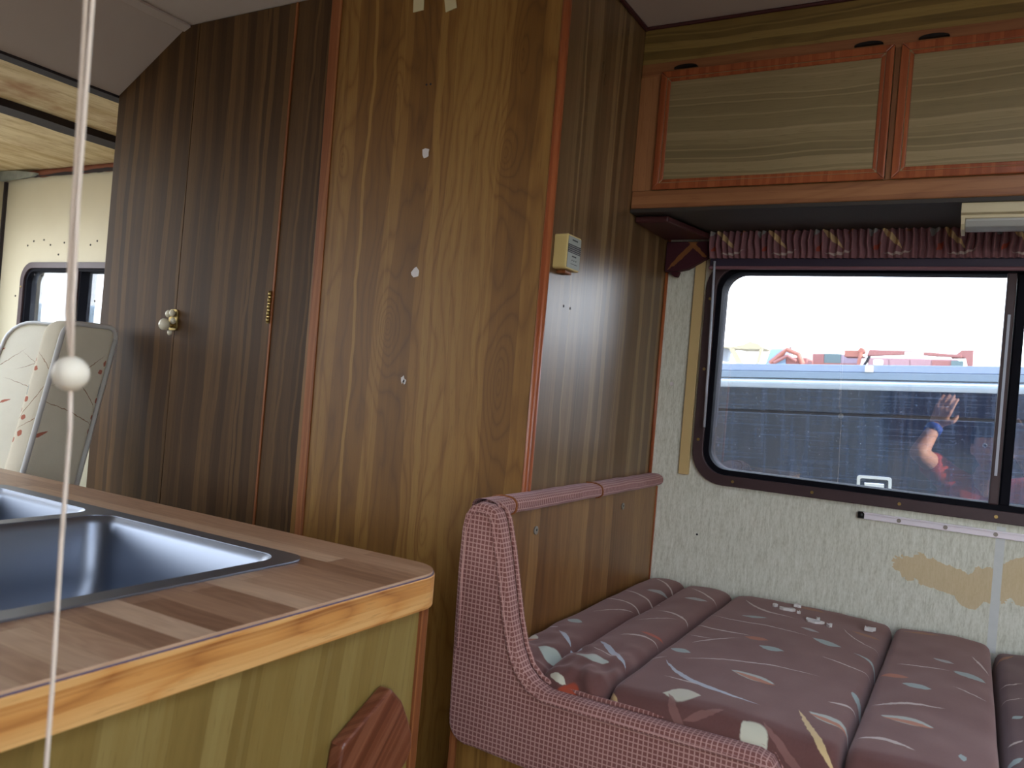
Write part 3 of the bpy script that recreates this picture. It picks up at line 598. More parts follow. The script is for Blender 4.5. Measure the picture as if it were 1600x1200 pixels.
tr_ = thing('table_rail', 'thin white aluminium table rail screwed to wall below window', 'rail', (.2, 1.893, -.222))
obj('rail_strip', B((-.196, .66, 1.892, YF, -.2225, -.208)), M['alu'], tr_, bevel=.0015)
obj('rail_lip', B((-.196, .66, 1.888, 1.894, -.211, -.2075)), M['alu'], tr_, bevel=.0008)
obj('end_cap', T([(-.206, 1.893, -.2145), (-.194, 1.893, -.2145)], .0075, 10), M['black'], tr_, smooth=True)
for x in (-.127, -.041, .047, .14, .23, .32, .41, .5, .6):
    obj('screw', disc((x, -.2155), .0042, (1.8895, 1.892), 'y', 10), M['screw'], tr_)
# vertical paper joints of the wall covering
for x in (.048,): obj('wallpaper_joint', B((x, x + .016, YF - .0006, YF + .001, -.45, -.20)), M['joint'], bpy.data.objects['wall_far'])

# ------------------------------------------------------------------ bench
YA = 1.095
bn = thing('dinette_bench', 'bench end in pinkish checked upholstery with wooden headboard beside the counter', 'bench', (-.2, 1.5, FZ))
def arc(cx_, cz_, r, a0, a1, n=8): return [(cx_ + r * math.cos(math.radians(a0 + (a1 - a0) * i / n)), cz_ + r * math.sin(math.radians(a0 + (a1 - a0) * i / n))) for i in range(n + 1)]
Lp = ([(-.186, -.572), (-.55, -.573), (-.640, -.568)] + arc(-.655, -.533, .036, 262, 180, 5) + [(-.694, -.42), (-.697, -.30), (-.696, -.235)] +
      [(-.692, -.212), (-.682, -.197), (-.668, -.190), (-.650, -.191), (-.636, -.199), (-.628, -.213), (-.616, -.255), (-.603, -.312), (-.592, -.360), (-.579, -.402),
       (-.565, -.428), (-.548, -.443), (-.525, -.452), (-.45, -.4525), (-.30, -.4505), (-.215, -.4490), (-.198, -.455), (-.188, -.470), (-.184, -.50)])
obj('upholstered_end', PR(Lp, YA, YA + .034, 'y'), M['check'], bn, bevel=.009, seg=4, angle=50, smooth=True)
top_edge = [(p[0], YA + .006, p[1] - .001) for p in Lp[9:]]
def inset(pts, d):
    out = []
    for i, p in enumerate(pts):
        a = Vector(pts[max(i - 1, 0)]); b = Vector(pts[min(i + 1, len(pts) - 1)]); t = (b - a).normalized(); n_ = Vector((t.z, 0, -t.x)); out.append(Vector(p) - n_ * -d)
    return out
obj('piping', T(inset([(x, YA - .0005, z) for x, y, z in top_edge], .011), .0028, 8), M['check'], bn, smooth=True)
obj('piping', T([(x, YA + .036, z + .001) for x, y, z in top_edge], .004, 8), M['check'], bn, smooth=True)
obj('headboard', B((XS + .002, -.657, YA + .03, YF - .002, -.56, -.205)), M['head'], bn)
obj('headboard_edge', B((-.6575, -.655, YF - .008, YF - .002, -.45, -.215)), M['cherry'], bn)
def roll_sec(k, y):
    a = 2 * PI * k; r1, r2 = .0250, .0140
    w_ = 1 + .05 * noise.noise((a * 2, y * 20, 0))
    return (-.668 + r1 * w_ * math.copysign(abs(math.cos(a)) ** .75, math.cos(a)), y, -.200 + r2 * w_ * math.copysign(abs(math.sin(a)) ** .75, math.sin(a)) + .002 * noise.noise((y * 14, 0, 2)))
for a, b in ((1.118, 1.176), (1.178, 1.530), (1.532, YF - .003)):
    obj('top_roll', grid(lambda u, v, a=a, b=b: roll_sec(u, a + (b - a) * v), 20, 24, True, lambda u, v, a=a, b=b: (u * .12, a + (b - a) * v)), M['check'], bn, smooth=True, keepuv=True)
for y in (1.177, 1.531):
    ring = [Vector(roll_sec(k / 20, y)) for k in range(21)]; c = Vector((-.668, y, -.2))
    obj('roll_piping', T([c + (p - c) * 1.03 for p in ring], .0022, 6), M['band'], bn, smooth=True)
for y, z in ((1.278, -.252), (1.682, -.245)):
    s_ = obj('screw_cap', disc((y, z), .0075, (-.657, -.6545), 'x', 14), M['screw'], bn, bevel=.0006)
    obj('screw_slot', disc((y, z + .001), .002, (-.6545, -.6540), 'x', 8), M['black'], s_)
obj('base_panel', B((XS + .004, 1.18, YA + .012, YA + .028, FZ, -.50)), M['base'], bn)
obj('base_end_trim', B((XS - .008, XS + .003, YA + .008, YA + .030, FZ, -.52)), M['band'], bn)
obj('seat_board', B((XS + .004, 1.18, YA + .03, YF - .002, -.565, -.545)), M['under'], bn)

# cushions
def cushion(name, x0f, x0b, x1f, x1b, mat, label, chans=(), wr=0, zt=-.431, yf=1.131, slump=0, seed=0):
    """pillow section: swept from the wall over the top and down the front; x0f/x0b are the left edge at the front and at the wall"""
    path = []      # (y, z drop, arc length v)
    r = .030
    path += [(YF - .004, -.105), (YF - .004, -.05)] + [(YF - .004 - .03 * (1 - math.cos(a)), -.03 + .03 * math.sin(a)) for a in [PI / 2 * i / 5 for i in range(6)]]
    ys = [YF - .034 - (YF - .034 - (yf + r)) * i / 44 for i in range(1, 45)]
    path += [(y, 0) for y in ys]
    path += [(yf + r - r * math.sin(a), -r * (1 - math.cos(a))) for a in [PI / 2 * i / 8 for i in range(1, 9)]] + [(yf, -.07), (yf + .004, -.105)]
    arc_ = []; s_ = 0
    for i, p in enumerate(path):
        if i: s_ += math.hypot(p[0] - path[i - 1][0], p[1] - path[i - 1][1])
        arc_.append(s_)
    i0 = 10; v_of = [path[i0][0] + arc_[i0] - a for a in arc_]
    nu = 44
    def X(u, y):
        t = (y - yf) / (YF - yf); return (x0f + (x0b - x0f) * t) * (1 - u) + (x1f + (x1b - x1f) * t) * u
    cuts = [0.] + list(chans) + [1.]
    def fn(u, v):
        k = min(len(path) - 1, int(round(v * (len(path) - 1)))); y, dz = path[k]
        x = X(u, y)
        for a, b in zip(cuts, cuts[1:]):
            if a <= u <= b:
                q = (u - a) / (b - a); w_ = (b - a) * abs(x1b - x0b)
                e = min(q, 1 - q) * w_; rr = .018; d = rr * (1 - math.sqrt(max(0, 1 - (1 - min(1, e / rr)) ** 2)))
                puff = .007 * math.sin(PI * q)
                break
        n_ = noise.noise((x * 9, y * 7, seed)) * .004 + noise.noise((x * 26, y * 14, seed)) * .0016
        fr = max(0, min(1, (1.40 - y) / .28))
        n_ += wr * fr * (noise.noise((x * 24 + y * 6, y * 26, seed + 5)) * .9 + .6 * noise.noise((x * 50, y * 46, seed)))
        n_ -= slump * fr * .5
        top = zt + dz - d * (1 if dz > -.04 else .3) + (puff + n_) * (1 if dz > -.05 else .2)
        yy = y + (.006 * math.sin(PI * q) * -1 if k > len(path) - 9 else 0) + (d * .8 if k > len(path) - 12 else 0) + (wr * 1.2 * noise.noise((x * 30, dz * 60, seed)) if k > len(path) - 10 else 0)
        return (x, min(yy, YF - .003), top)
    n = len(path)
    bm = bmesh.new(); uvl = bm.loops.layers.uv.new('UVMap'); us = [i / (nu - 1) for i in range(nu)]
    V = [[bm.verts.new(fn(u, j / (n - 1))) for j in range(n)] for u in us]
    UVc = [[(X(u, path[j][0]), v_of[j]) for j in range(n)] for u in us]
    for i in range(nu - 1):
        for j in range(n - 1):
            f = bm.faces.new([V[i][j], V[i + 1][j], V[i + 1][j + 1], V[i][j + 1]])
            for l, (a, b) in zip(f.loops, ((i, j), (i + 1, j), (i + 1, j + 1), (i, j + 1))): l[uvl].uv = UVc[a][b]
    # closed sides and bottom
    for i in (0, nu - 1):
        lowr = [bm.verts.new((V[i][j].co.x, V[i][j].co.y, -.5448)) for j in range(n)]
        for j in range(n - 1):
            f = bm.faces.new([V[i][j], V[i][j + 1], lowr[j + 1], lowr[j]] if i == 0 else [V[i][j + 1], V[i][j], lowr[j], lowr[j + 1]])
            for l in f.loops: l[uvl].uv = (l.vert.co.y * .2 + 2, l.vert.co.z)
    bmesh.ops.recalc_face_normals(bm, faces=bm.faces)
    return obj(name, bm, mat, smooth=True, keepuv=True, label=label, category='cushion', group='printed bench cushions', subsurf=1)
cushion('cushion', -.652, -.654, -.446, -.450, M['cu_a'], 'crumpled two-channel maroon leaf-print cushion against the wooden headboard', chans=(.46,), wr=.017, slump=.004, seed=3)
cushion('cushion', -.4455, -.4495, -.1185, -.1185, M['cu_c'], 'widest leaf-print mauve cushion with white plaster flakes on it', seed=8)
cushion('cushion', -.1175, -.1175, .0595, .0565, M['cu_d'], 'narrow leaf-print mauve cushion right of the widest one, ring stain on it', seed=12)
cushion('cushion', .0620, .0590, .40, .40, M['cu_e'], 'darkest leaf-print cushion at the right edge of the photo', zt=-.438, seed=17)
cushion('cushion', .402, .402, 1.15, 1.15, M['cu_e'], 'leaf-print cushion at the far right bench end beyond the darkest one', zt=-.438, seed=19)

# plaster flakes on the wide cushion
def flake(x, y, r, ry, a, seed, label):
    rnd = random.Random(seed); pts = []
    for i in range(9):
        t = 2 * PI * i / 9; q = rnd.uniform(.55, 1.1); u, v = r * q * math.cos(t), ry * 1.7 * q * math.sin(t); pts.append((x + u * math.cos(a) - v * math.sin(a), y + u * math.sin(a) + v * math.cos(a)))
    bm = PR(pts, -.4265, -.4205, 'z')
    for v in bm.verts: v.co.z += rnd.uniform(0, .003)
    obj('plaster_flake', bm, M['flake'], label=label, category='flake', group='plaster flakes on the wide cushion')
for q in ((-.253, 1.742, .022, .008, -.1, 1, 'largest white plaster flake on the widest cushion'), (-.318, 1.800, .016, .008, .2, 2, 'second largest plaster flake, left of the largest'),
          (-.224, 1.735, .007, .005, 0, 3, 'small pinkish flake just right of the largest flake'), (-.252, 1.770, .005, .003, .5, 4, 'tiny flake just behind the largest flake'),
          (-.306, 1.850, .008, .005, .4, 5, 'beige flake near wall beside brown leaf print'), (-.345, 1.812, .006, .004, 0, 6, 'small round flake touching the second largest flake'),
          (-.292, 1.790, .005, .002, .2, 7, 'thin sliver flake between the two largest flakes'), (-.155, 1.775, .012, .005, -.3, 8, 'pale pinkish flake near the right seam of the widest cushion')):
    flake(*q)

# ------------------------------------------------------------------ kitchen counter with sink
XCt, YB0, YB1, ZT = -.617, .300, .955, -.262
ct = thing('kitchen_counter', 'kitchen counter with butcher-block laminate top and orange oak edge', 'counter', (-1.2, .62, FZ))
def ctop(d): return [(-1.80, YB0), (XCt - d, YB0)] + [(XCt - d - .055 + .055 * math.cos(a), YB1 - d - .055 + .055 * math.sin(a)) for a in [PI / 2 * i / 8 for i in range(9)]] + [(-1.80, YB1 - d)]
SX0, SX1, SY0, SY1 = -1.53, -.772, .395, .845
hole = rrect(SX0 + .012, SX1 - .012, SY0 + .012, SY1 - .012, .03)
obj('worktop', PR(ctop(0.002), ZT - .003, ZT, 'z', holes=[hole]), M['counter'], ct)
obj('joint_line', PR(ctop(.0008), ZT - .0045, ZT - .0030, 'z', holes=[hole]), M['trimline'], ct)
obj('edge_band', PR(ctop(0), ZT - .047, ZT - .0045, 'z', holes=[hole]), M['edge'], ct, bevel=.001)
obj('side_panel', B((-.650, -.634, YB0 + .02, .912, FZ, ZT - .047)), M['olive'], ct)
obj('corner_trim', B((-.652, -.6295, .9125, .9305, FZ, ZT - .047)), M['band'], ct, bevel=.004)
obj('back_panel', B((-1.80, -.652, .912, .928, FZ, ZT - .047)), M['panel'], ct)
obj('front_panel', B((-1.80, -.650, YB0 + .02, YB0 + .036, FZ, ZT - .047)), M['panel'], ct)
obj('end_panel', B((-1.80, -1.784, YB0 + .036, .912, FZ, ZT - .047)), M['panel'], ct)
sk = thing('sink', 'double-bowl stainless steel sink set into the wood-look worktop', 'sink', (-1.15, .62, ZT - .15))
def bowl(x0, x1, y0, y1, depth, name):
    prof = [(0, .002, .032), (.004, -.002, .032), (.008, -.010, .034), (.014, -.6 * depth, .036), (.018, -depth + .03, .040), (.026, -depth + .012, .045), (.045, -depth + .002, .05), (.09, -depth, .06)]
    bm = bmesh.new(); prev = None
    for ins, dz, rr in prof:
        pts = rrect(x0 + ins, x1 - ins, y0 + ins, y1 - ins, max(.02, rr), 8)
        ring = [bm.verts.new((p[0], p[1], ZT + dz)) for p in pts]
        if prev:
            for k in range(len(ring)): bm.faces.new([prev[k], prev[(k + 1) % len(ring)], ring[(k + 1) % len(ring)], ring[k]])
        prev = ring
    bm.faces.new(prev)
    b_ = obj(name, bm, M['steel'], sk, smooth=True)
    obj('drain', disc(((x0 + x1) / 2, (y0 + y1) / 2), .04, (ZT - depth + .001, ZT - depth + .004), 'z', 24), M['chrome'], b_)
BW = [(-1.188, -.800, .428, .818), (-1.505, -1.215, .428, .818)]
bm = PR(rrect(SX0, SX1, SY0, SY1, .035, 8), ZT, ZT + .003, 'z', holes=[rrect(a, b, c, d, .034, 8) for a, b, c, d in BW])
obj('rim', bm, M['steel'], sk, bevel=.0012)
bowl(*BW[0], .15, 'bowl'); bowl(*BW[1], .15, 'bowl')
# folding-flap bracket on the counter's end
bk = obj('flap_bracket', PR([(.836, -.394), (.862, -.418), (.880, -.448), (.890, -.470), (.892, -.486), (.884, -.502), (.862, -.520), (.852, -.56), (.842, -.60), (.80, -.62), (.762, -.60), (.750, -.54), (.745, -.47), (.750, -.437)],
    -.6335, -.612, 'x'), M['bracket'], bevel=.005, seg=3, label='reddish-brown rounded wooden bracket fixed to the counter end panel', category='bracket')

# ------------------------------------------------------------------ pull cord with bead
pc = thing('pull_cord', 'off-white hanging pull cord with round ivory bead in the foreground', 'cord', (-.479, .30, -.50))
up1 = [(-.4955 + .0045, .300, .782), (-.4895, .300, .214), (-.4870, .300, .09), (-.4838, .300, .03), (-.480, .300, -.006)]
up2 = [(-.4955 - .0045, .300, .782), (-.4965, .300, .214), (-.4915, .300, .10), (-.4915, .300, .085), (-.4885, .300, .02), (-.4805, .300, -.006)]
obj('cord', T(up1, .0015, 8), M['cordm'], pc, smooth=True); obj('cord', T(up2, .0015, 8), M['cordm'], pc, smooth=True)
obj('cord', T([(-.479, .300, -.020), (-.4755, .300, -.05), (-.4745, .300, -.12), (-.4715, .300, -.20), (-.470, .300, -.30), (-.469, .300, -.50)], .0014, 8), M['cordm'], pc, smooth=True)
obj('bead', ball((-.4795, .300, -.0165), .0106, n=28), M['bead'], pc, smooth=True)

# ------------------------------------------------------------------ captain's chairs in the cab
def chair(loc, rz, label, bw=.47, side=0, ztop=.09, cr=.07, lean=.16):
    t = thing('captain_chair', label, 'chair', (0, 0, FZ), group='floral cab chairs')
    # built facing -Y around the origin; x = width
    def slab(u, v, th=.055):
        return None
    zb, zt_ = -.60, ztop
    prof = rrect(-bw / 2, bw / 2, zb, zt_, .07, 5)
    def back(bm):
        for v in bm.verts: v.co.y += (v.co.z - zb) * lean; v.co.x += (v.co.z - .05) * side
        return bm
    obj('backrest', back(PR(rrect(-bw / 2, bw / 2, zb, zt_, cr, 5), -.032, .032, 'y')), M['floral'], t, bevel=.018, seg=3, smooth=True)
    pp_ = rrect(-bw / 2 + .004, bw / 2 - .004, zb + .004, zt_ - .004, cr, 5)
    for yy in (-.032,):
        bm = T([(p[0] + (p[1] - .05) * side, yy + (p[1] - zb) * lean, p[1]) for p in pp_ + pp_[:1]], .006, 6); obj('piping', bm, M['pvc'], t, smooth=True)
    obj('seat', PR(rrect(-bw / 2, bw / 2, -.52, -.04, min(.06, bw * .3), 5), -.72, -.60, 'z'), M['floral'], t, bevel=.03, seg=3, smooth=True)
    obj('seat_base', B((-bw / 2 + .04, bw / 2 - .04, -.48, -.06, -.76, -.72)), M['pvc'], t, bevel=.01)
    obj('pedestal', T([(0, -.27, FZ + .02), (0, -.27, -.76)], .05, 14), M['dark'], t, smooth=True)
    obj('pedestal_foot', disc((0, -.27), min(.17, bw * .45), (FZ, FZ + .02), 'z', 24), M['dark'], t)
    t.location = (loc[0], loc[1], 0); t.rotation_euler = (0, 0, rz)
    return t
chair((-1.835, 1.182), math.radians(99), 'nearest floral cab seat, its narrow back rising beside the wardrobe edge', .158, .25, .058, .03, .03)
chair((-2.72, 1.60), math.radians(38), 'sunlit floral cab chair just behind the nearest one', .29, .22, .075)
chair((-3.22, 1.18), math.radians(60), 'farthest cab chair with bright top at the left edge', .42, .1, .07)

# ------------------------------------------------------------------ outdoors
GZ = -1.62
def dirt_m():
    n = N('gravel_ground', .9); c = n.obj(); f = n.noise(c, 2, 6, .7); n.set('Base Color', n.mix(f, L(120, 110, 98), L(160, 150, 134))); return n.m
obj('ground', B((-150, 150, -150, 150, GZ - .05, GZ)), dirt_m(), **st)
def dusty_blue():
    n = N('dusty_dark_blue_paint', .25, 0, spec=.6); uv = n.uv()
    a = n.noise(n.mapping(uv, sc=(2.2, 90, 1)), 1, 4, .7); b = n.noise(n.mapping(uv, sc=(26, 1.6, 1)), 1, 4, .6); k = n.noise(uv, 60, 2)
    d = n.math('ADD', n.math('MULTIPLY', n.node('RGBToBW', {0: n.ramp(a, (.5, g(0)), (.8, g(1)))}).outputs[0], .5), n.math('MULTIPLY', n.node('RGBToBW', {0: n.ramp(b, (.45, g(0)), (.8, g(1)))}).outputs[0], .45))
    d = n.math('ADD', d, n.math('MULTIPLY', n.node('RGBToBW', {0: n.ramp(k, (.68, g(0)), (.74, g(1)))}).outputs[0], .4))
    n.set('Base Color', n.mix(n.math('MULTIPLY', d, .35), L(6, 20, 38), L(74, 100, 136))); n.set('Roughness', n.node('MapRange', {0: d, 3: .12, 4: .6}).outputs[0]); return n.m
TM = dusty_blue(); YT = 3.9
tl = thing('trailer', 'long dusty dark blue trailer with pale grey top rails outside the window', 'trailer', (-.5, YT, 0))
TX0, TX1 = -3.0, 2.6
obj('side_wall', B((TX0, TX1, YT, YT + .06, -1.25, -.016)), TM, tl, bevel=.003)
obj('upper_side_wall', B((TX0, TX1, YT, YT + .06, -.004, .118)), TM, tl, bevel=.003)
obj('seam_strip', B((TX0, TX1, YT + .012, YT + .06, -.018, -.002)), M['dark'], tl)
obj('rolled_edge', PR([(YT, .100), (YT - .012, .118), (YT - .014, .132), (YT - .006, .146), (YT + .06, .146), (YT + .06, .100)], TX0, TX1, 'x'), paint('polished_edge', L(170, 186, 205), L(200, 214, 230), .2, 9, .5), tl, bevel=.004, smooth=True)
obj('lower_rail', B((TX0, TX1, YT - .018, YT + .06, .147, .178)), paint('grey_rail', L(110, 124, 138), L(122, 136, 150), .5, 3), tl, bevel=.002)
obj('upper_rail', B((TX0, TX1, YT - .010, YT + .06, .180, .212)), paint('pale_grey_rail', L(130, 142, 164), L(142, 154, 176), .5, 3), tl, bevel=.002)
obj('roof', B((TX0, TX1, YT + .06, YT + 2.2, .15, .20)), M['shell'], tl)
obj('far_wall', B((TX0, TX1, YT + 2.2, YT + 2.24, -1.25, .2)), TM, tl)
obj('end_wall', B((TX0, TX0 + .04, YT + .06, YT + 2.2, -1.25, .15)), TM, tl); obj('end_wall', B((TX1 - .04, TX1, YT + .06, YT + 2.2, -1.25, .15)), TM, tl)
obj('marker_tag', B((-.435, -.402, YT - .022, YT - .010, .180, .208)), M['flake'], tl)
lt = obj('latch_frame', PR(rrect(-.455, -.316, -.36, -.272, .012), YT - .010, YT + .002, 'y', holes=[rrect(-.442, -.329, -.347, -.285, .008)]), M['chrome'], tl, bevel=.003)
obj('latch_pan', B((-.443, -.328, YT + .0005, YT + .004, -.348, -.284)), M['steel'], lt)
obj('latch_lever', B((-.425, -.345, YT - .012, YT - .002, -.322, -.302)), M['chrome'], lt, bevel=.003)
for x in (-2.2, 1.4):
    w_ = obj('wheel', T([(x, YT - .02, -1.28), (x, YT + .18, -1.28)], .33, 28), M['dark'], tl, bevel=.02)
    obj('wheel_hub', T([(x, YT - .03, -1.28), (x, YT - .018, -1.28)], .15, 20), M['chrome'], w_)
tl.rotation_euler = (0, -math.atan(.050), 0)
def far(t): t.rotation_euler = (0, -math.atan(.035), 0)
cr_o = paint('faded_red_machinery', L(140, 92, 88), L(160, 108, 102), .7, 1); cr_g = paint('weathered_green_grey', L(92, 110, 112), L(106, 122, 122), .7, 1); cr_b = paint('pale_blue_cab', L(128, 158, 188), L(150, 176, 204), .5, 1)
beige = paint('beige_roof', L(168, 156, 126), L(182, 170, 140), .6, 1); orange = paint('orange_red_paint', L(150, 92, 78), L(164, 106, 92), .6, 1)
Y = 30
v_ = thing('pickup_cab', 'distant beige-roofed truck cab shell at left of the skyline', 'vehicle', (-7.6, Y, GZ))
obj('roof', PR([(-9.2, 2.03), (-8.5, 2.06), (-7.7, 2.00), (-7.3, 2.08), (-7.05, 2.20), (-6.75, 2.12), (-6.62, 1.99), (-6.75, 1.93), (-7.5, 1.93), (-7.7, 1.96), (-9.2, 1.98)], Y - .7, Y + .7, 'y'), beige, v_)
obj('rear_pillar', PR([(-9.2, 1.3), (-8.12, 1.3), (-8.05, 1.98), (-9.2, 1.98)], Y - .7, Y + .7, 'y'), paint('grey_canopy', L(168, 178, 196), L(184, 194, 210), .7, 1), v_)
obj('door_pillar', PR([(-7.45, 1.3), (-7.2, 1.3), (-7.62, 1.96), (-7.80, 1.96)], Y - .7, Y - .6, 'y'), beige, v_)
obj('windshield_pillar', PR([(-6.85, 1.3), (-6.75, 1.3), (-6.60, 1.97), (-6.70, 1.97)], Y - .7, Y - .6, 'y'), beige, v_)
obj('body', B((-9.4, -6.75, Y - .8, Y + .8, GZ + .4, 1.40)), M['shell'], v_, bevel=.05)
for x in (-8.6, -7.2): obj('wheel', T([(x, Y - .82, GZ + .42), (x, Y - .5, GZ + .42)], .42, 20), M['dark'], v_)
dg = thing('red_excavator', 'distant orange-red excavator with pale blue cab on the skyline', 'excavator', (-5.9, Y, GZ))
obj('cab', PR([(-6.62, 1.2), (-6.38, 2.03), (-5.86, 2.05), (-5.80, 1.2)], Y - .5, Y + .5, 'y'), cr_b, dg, bevel=.04)
obj('boom', T([(-6.35, Y - .6, 1.50), (-5.95, Y - .6, 1.86), (-5.80, Y - .6, 2.0), (-5.40, Y - .6, 1.84), (-5.25, Y - .6, 1.5)], .09, 8), orange, dg)
obj('arm', T([(-6.2, Y - .7, 1.52), (-5.75, Y - .7, 1.78), (-5.45, Y - .7, 1.60)], .06, 8), cr_o, dg)
obj('engine_house', B((-5.85, -5.1, Y - .5, Y + .5, 1.0, 1.75)), cr_o, dg, bevel=.05)
obj('exhaust', T([(-5.80, Y, 1.9), (-5.80, Y, 2.14)], .035, 8), M['dark'], dg)
obj('undercarriage', B((-6.5, -5.3, Y - .9, Y + .9, GZ, GZ + .7)), M['dark'], dg, bevel=.1)
obj('turntable', B((-6.5, -5.3, Y - .6, Y + .6, GZ + .7, 1.22)), orange, dg)
cn = thing('freight_container', 'distant row of red and grey-green cargo boxes right of the excavator', 'container', (-4.5, Y, GZ))
obj('box', B((-5.25, -4.85, Y + 1.2, Y + 2.2, GZ, 2.06)), cr_o, cn); obj('box', B((-4.84, -4.28, Y + 1.2, Y + 2.2, GZ, 2.07)), cr_g, cn)
obj('box', B((-4.27, -3.62, Y + 1.2, Y + 2.2, GZ, 2.04)), paint('muted_mauve_box', L(140, 124, 138), L(154, 138, 150), .7, 1), cn)
obj('red_sill', B((-5.2, -3.7, Y + 1.14, Y + 1.18, 1.58, 1.72)), orange, cn)
cr = thing('truck_crane', 'distant faded red truck crane with long folded boom on the skyline', 'crane', (-2.0, Y, GZ))
obj('boom', PR([(-3.25, 1.98), (-3.18, 2.20), (-1.9, 2.18), (-.46, 2.08), (-.46, 1.98), (-1.9, 2.06)], Y - .45, Y - .15, 'y'), cr_o, cr, bevel=.02)
obj('boom_extension', B((-2.1, -1.55, Y - .47, Y - .45, 2.04, 2.14)), M['shell'], cr)
obj('counterweight', PR([(-3.95, 1.95), (-3.95, 2.17), (-3.45, 2.17), (-3.45, 2.02), (-3.3, 1.95)], Y - .4, Y + .4, 'y'), orange, cr)
obj('winch', T([(-3.42, Y - .45, 2.16), (-3.42, Y + .1, 2.16)], .10, 12), orange, cr)
obj('strut', T([(-3.35, Y - .5, 1.55), (-3.15, Y - .5, 1.98)], .05, 8), M['dark'], cr); obj('strut', T([(-3.5, Y - .5, 1.55), (-3.42, Y - .5, 2.1)], .06, 8), orange, cr)
obj('body', B((-3.2, -.55, Y - .5, Y + .5, 1.0, 1.93)), paint('pinkish_truck_body', L(156, 120, 122), L(168, 132, 134), .7, 1), cr, bevel=.03)
for i in range(4): obj('body_panel', B((-3.15 + .62 * i, -2.57 + .62 * i, Y - .53, Y - .5, 1.2, 1.88)), cr_o if i == 3 else paint('pinkish_panel', L(156, 120, 124), L(166, 130, 134), .7, 1), cr)
obj('white_sign', PR(rrect(-3.02, -2.72, 1.68, 1.86, .05), Y - .56, Y - .53, 'y'), M['shell'], cr)
obj('boom_head', PR([(-.75, 1.98), (-.46, 2.24), (-.14, 2.24), (-.14, 1.72), (-.30, 1.72), (-.36, 2.0)], Y - .4, Y + .2, 'y'), cr_o, cr)
obj('tail_light_box', B((-.75, -.40, Y - .58, Y - .53, 1.66, 1.88)), cr_g, cr)
obj('chassis', B((-3.9, .2, Y - .9, Y + .9, GZ + .5, 1.2)), M['dark'], cr)
for x in (-3.3, -2.2, -.9, -.2): obj('wheel', T([(x, Y - 1.0, GZ + .5), (x, Y - .7, GZ + .5)], .5, 20), M['dark'], cr)
for t in (v_, dg, cn, cr): far(t)
wv = thing('parked_box_van', 'pale blue-white box van seen through the cab side window', 'vehicle', (-7.2, 5.2, GZ))
pw = paint('pale_blue_white_paint', L(196, 216, 226), L(210, 226, 234), .5, 1)
obj('box_body', B((-10.2, -6.4, 4.9, 6.9, GZ + .5, .42)), pw, wv, bevel=.05)
obj('cab', PR([(-6.4, GZ + .4), (-5.0, GZ + .4), (-5.0, -.6), (-5.5, .1), (-6.4, .15)], 4.95, 6.8, 'y'), pw, wv, bevel=.05)
obj('side_window', PR([(-6.2, -.55), (-5.25, -.55), (-5.6, .0), (-6.2, .02)], 4.93, 4.95, 'y'), M['dark'], wv)
for x in (-9.3, -5.7): obj('wheel', T([(x, 4.85, GZ + .38), (x, 5.1, GZ + .38)], .38, 20), M['dark'], wv)

# ------------------------------------------------------------------ the photographer in the step well (seen as a reflection in the window)
def cap(bm, a, b, ra, rb, n=12):
    a, b = Vector(a), Vector(b); add_ball(bm, a, ra, n=n); add_ball(bm, b, rb, n=n); tube(bm, [a, b], [ra, rb], n)
def limb(bm, pts, rs):
    for i in range(len(pts) - 1): cap(bm, pts[i], pts[i + 1], rs[i], rs[i + 1])
skin = paint('skin', L(188, 136, 112), L(200, 148, 122), .5, 8); shirtm = paint('orange_red_shirt', L(150, 44, 30), L(170, 56, 38), .85, 20)
hc = Vector((.068, -.40, -.095))
px = .068; pyb = -.47
neck = (px, pyb + .02, -.235); chest = (px, pyb, -.42); pelvis = (px, pyb - .03, -.80)
sL, sR = (px - .165, pyb + .01, -.265), (px + .175, pyb + .01, -.275)
eL, wL = (-.215, -.225, -.150), (-.165, -.33, -.03); eR, wR = (.34, -.22, -.36), (.165, -.035, -.115)
pe = thing('person', 'person in an orange-red shirt photographing, one arm raised, reflected in the window', 'person', (px, pyb - .05, GZ))
bm = bmesh.new()
add_ball(bm, hc, .098, (.80, .98, 1.12), 24); add_ball(bm, hc + Vector((0, .025, -.065)), .062, (.9, 1, .9), 16)
add_ball(bm, hc + Vector((0, .103, -.022)), .015, (.8, 1.1, 1.5)); add_ball(bm, hc + Vector((0, .108, -.035)), .013, (1.1, 1, .8))
for s_ in (-1, 1):
    add_ball(bm, hc + Vector((s_ * .080, -.005, -.02)), .026, (.35, .7, 1.1)); add_ball(bm, hc + Vector((s_ * .032, .082, .018)), .018, (1.3, .6, .5))
add_ball(bm, hc + Vector((0, .092, -.066)), .014, (1.6, .6, .5))
limb(bm, [hc + Vector((0, -.02, -.07)), neck], [.050, .056])
limb(bm, [neck, chest, (px, pyb - .02, -.62), pelvis], [.07, .115, .105, .12]); limb(bm, [(px - .10, pyb, -.36), (px + .10, pyb, -.36)], [.10, .10])
limb(bm, [(px - .08, pyb, -.30), sL, eL, wL], [.06, .050, .040, .027]); limb(bm, [(px + .08, pyb, -.30), sR, eR, wR], [.06, .052, .042, .028])
for s_ in (-1, 1): limb(bm, [(px + s_ * .09, pyb - .03, -.84), (px + s_ * .10, pyb - .04, -1.20), (px + s_ * .11, pyb - .07, -1.55)], [.088, .058, .042])
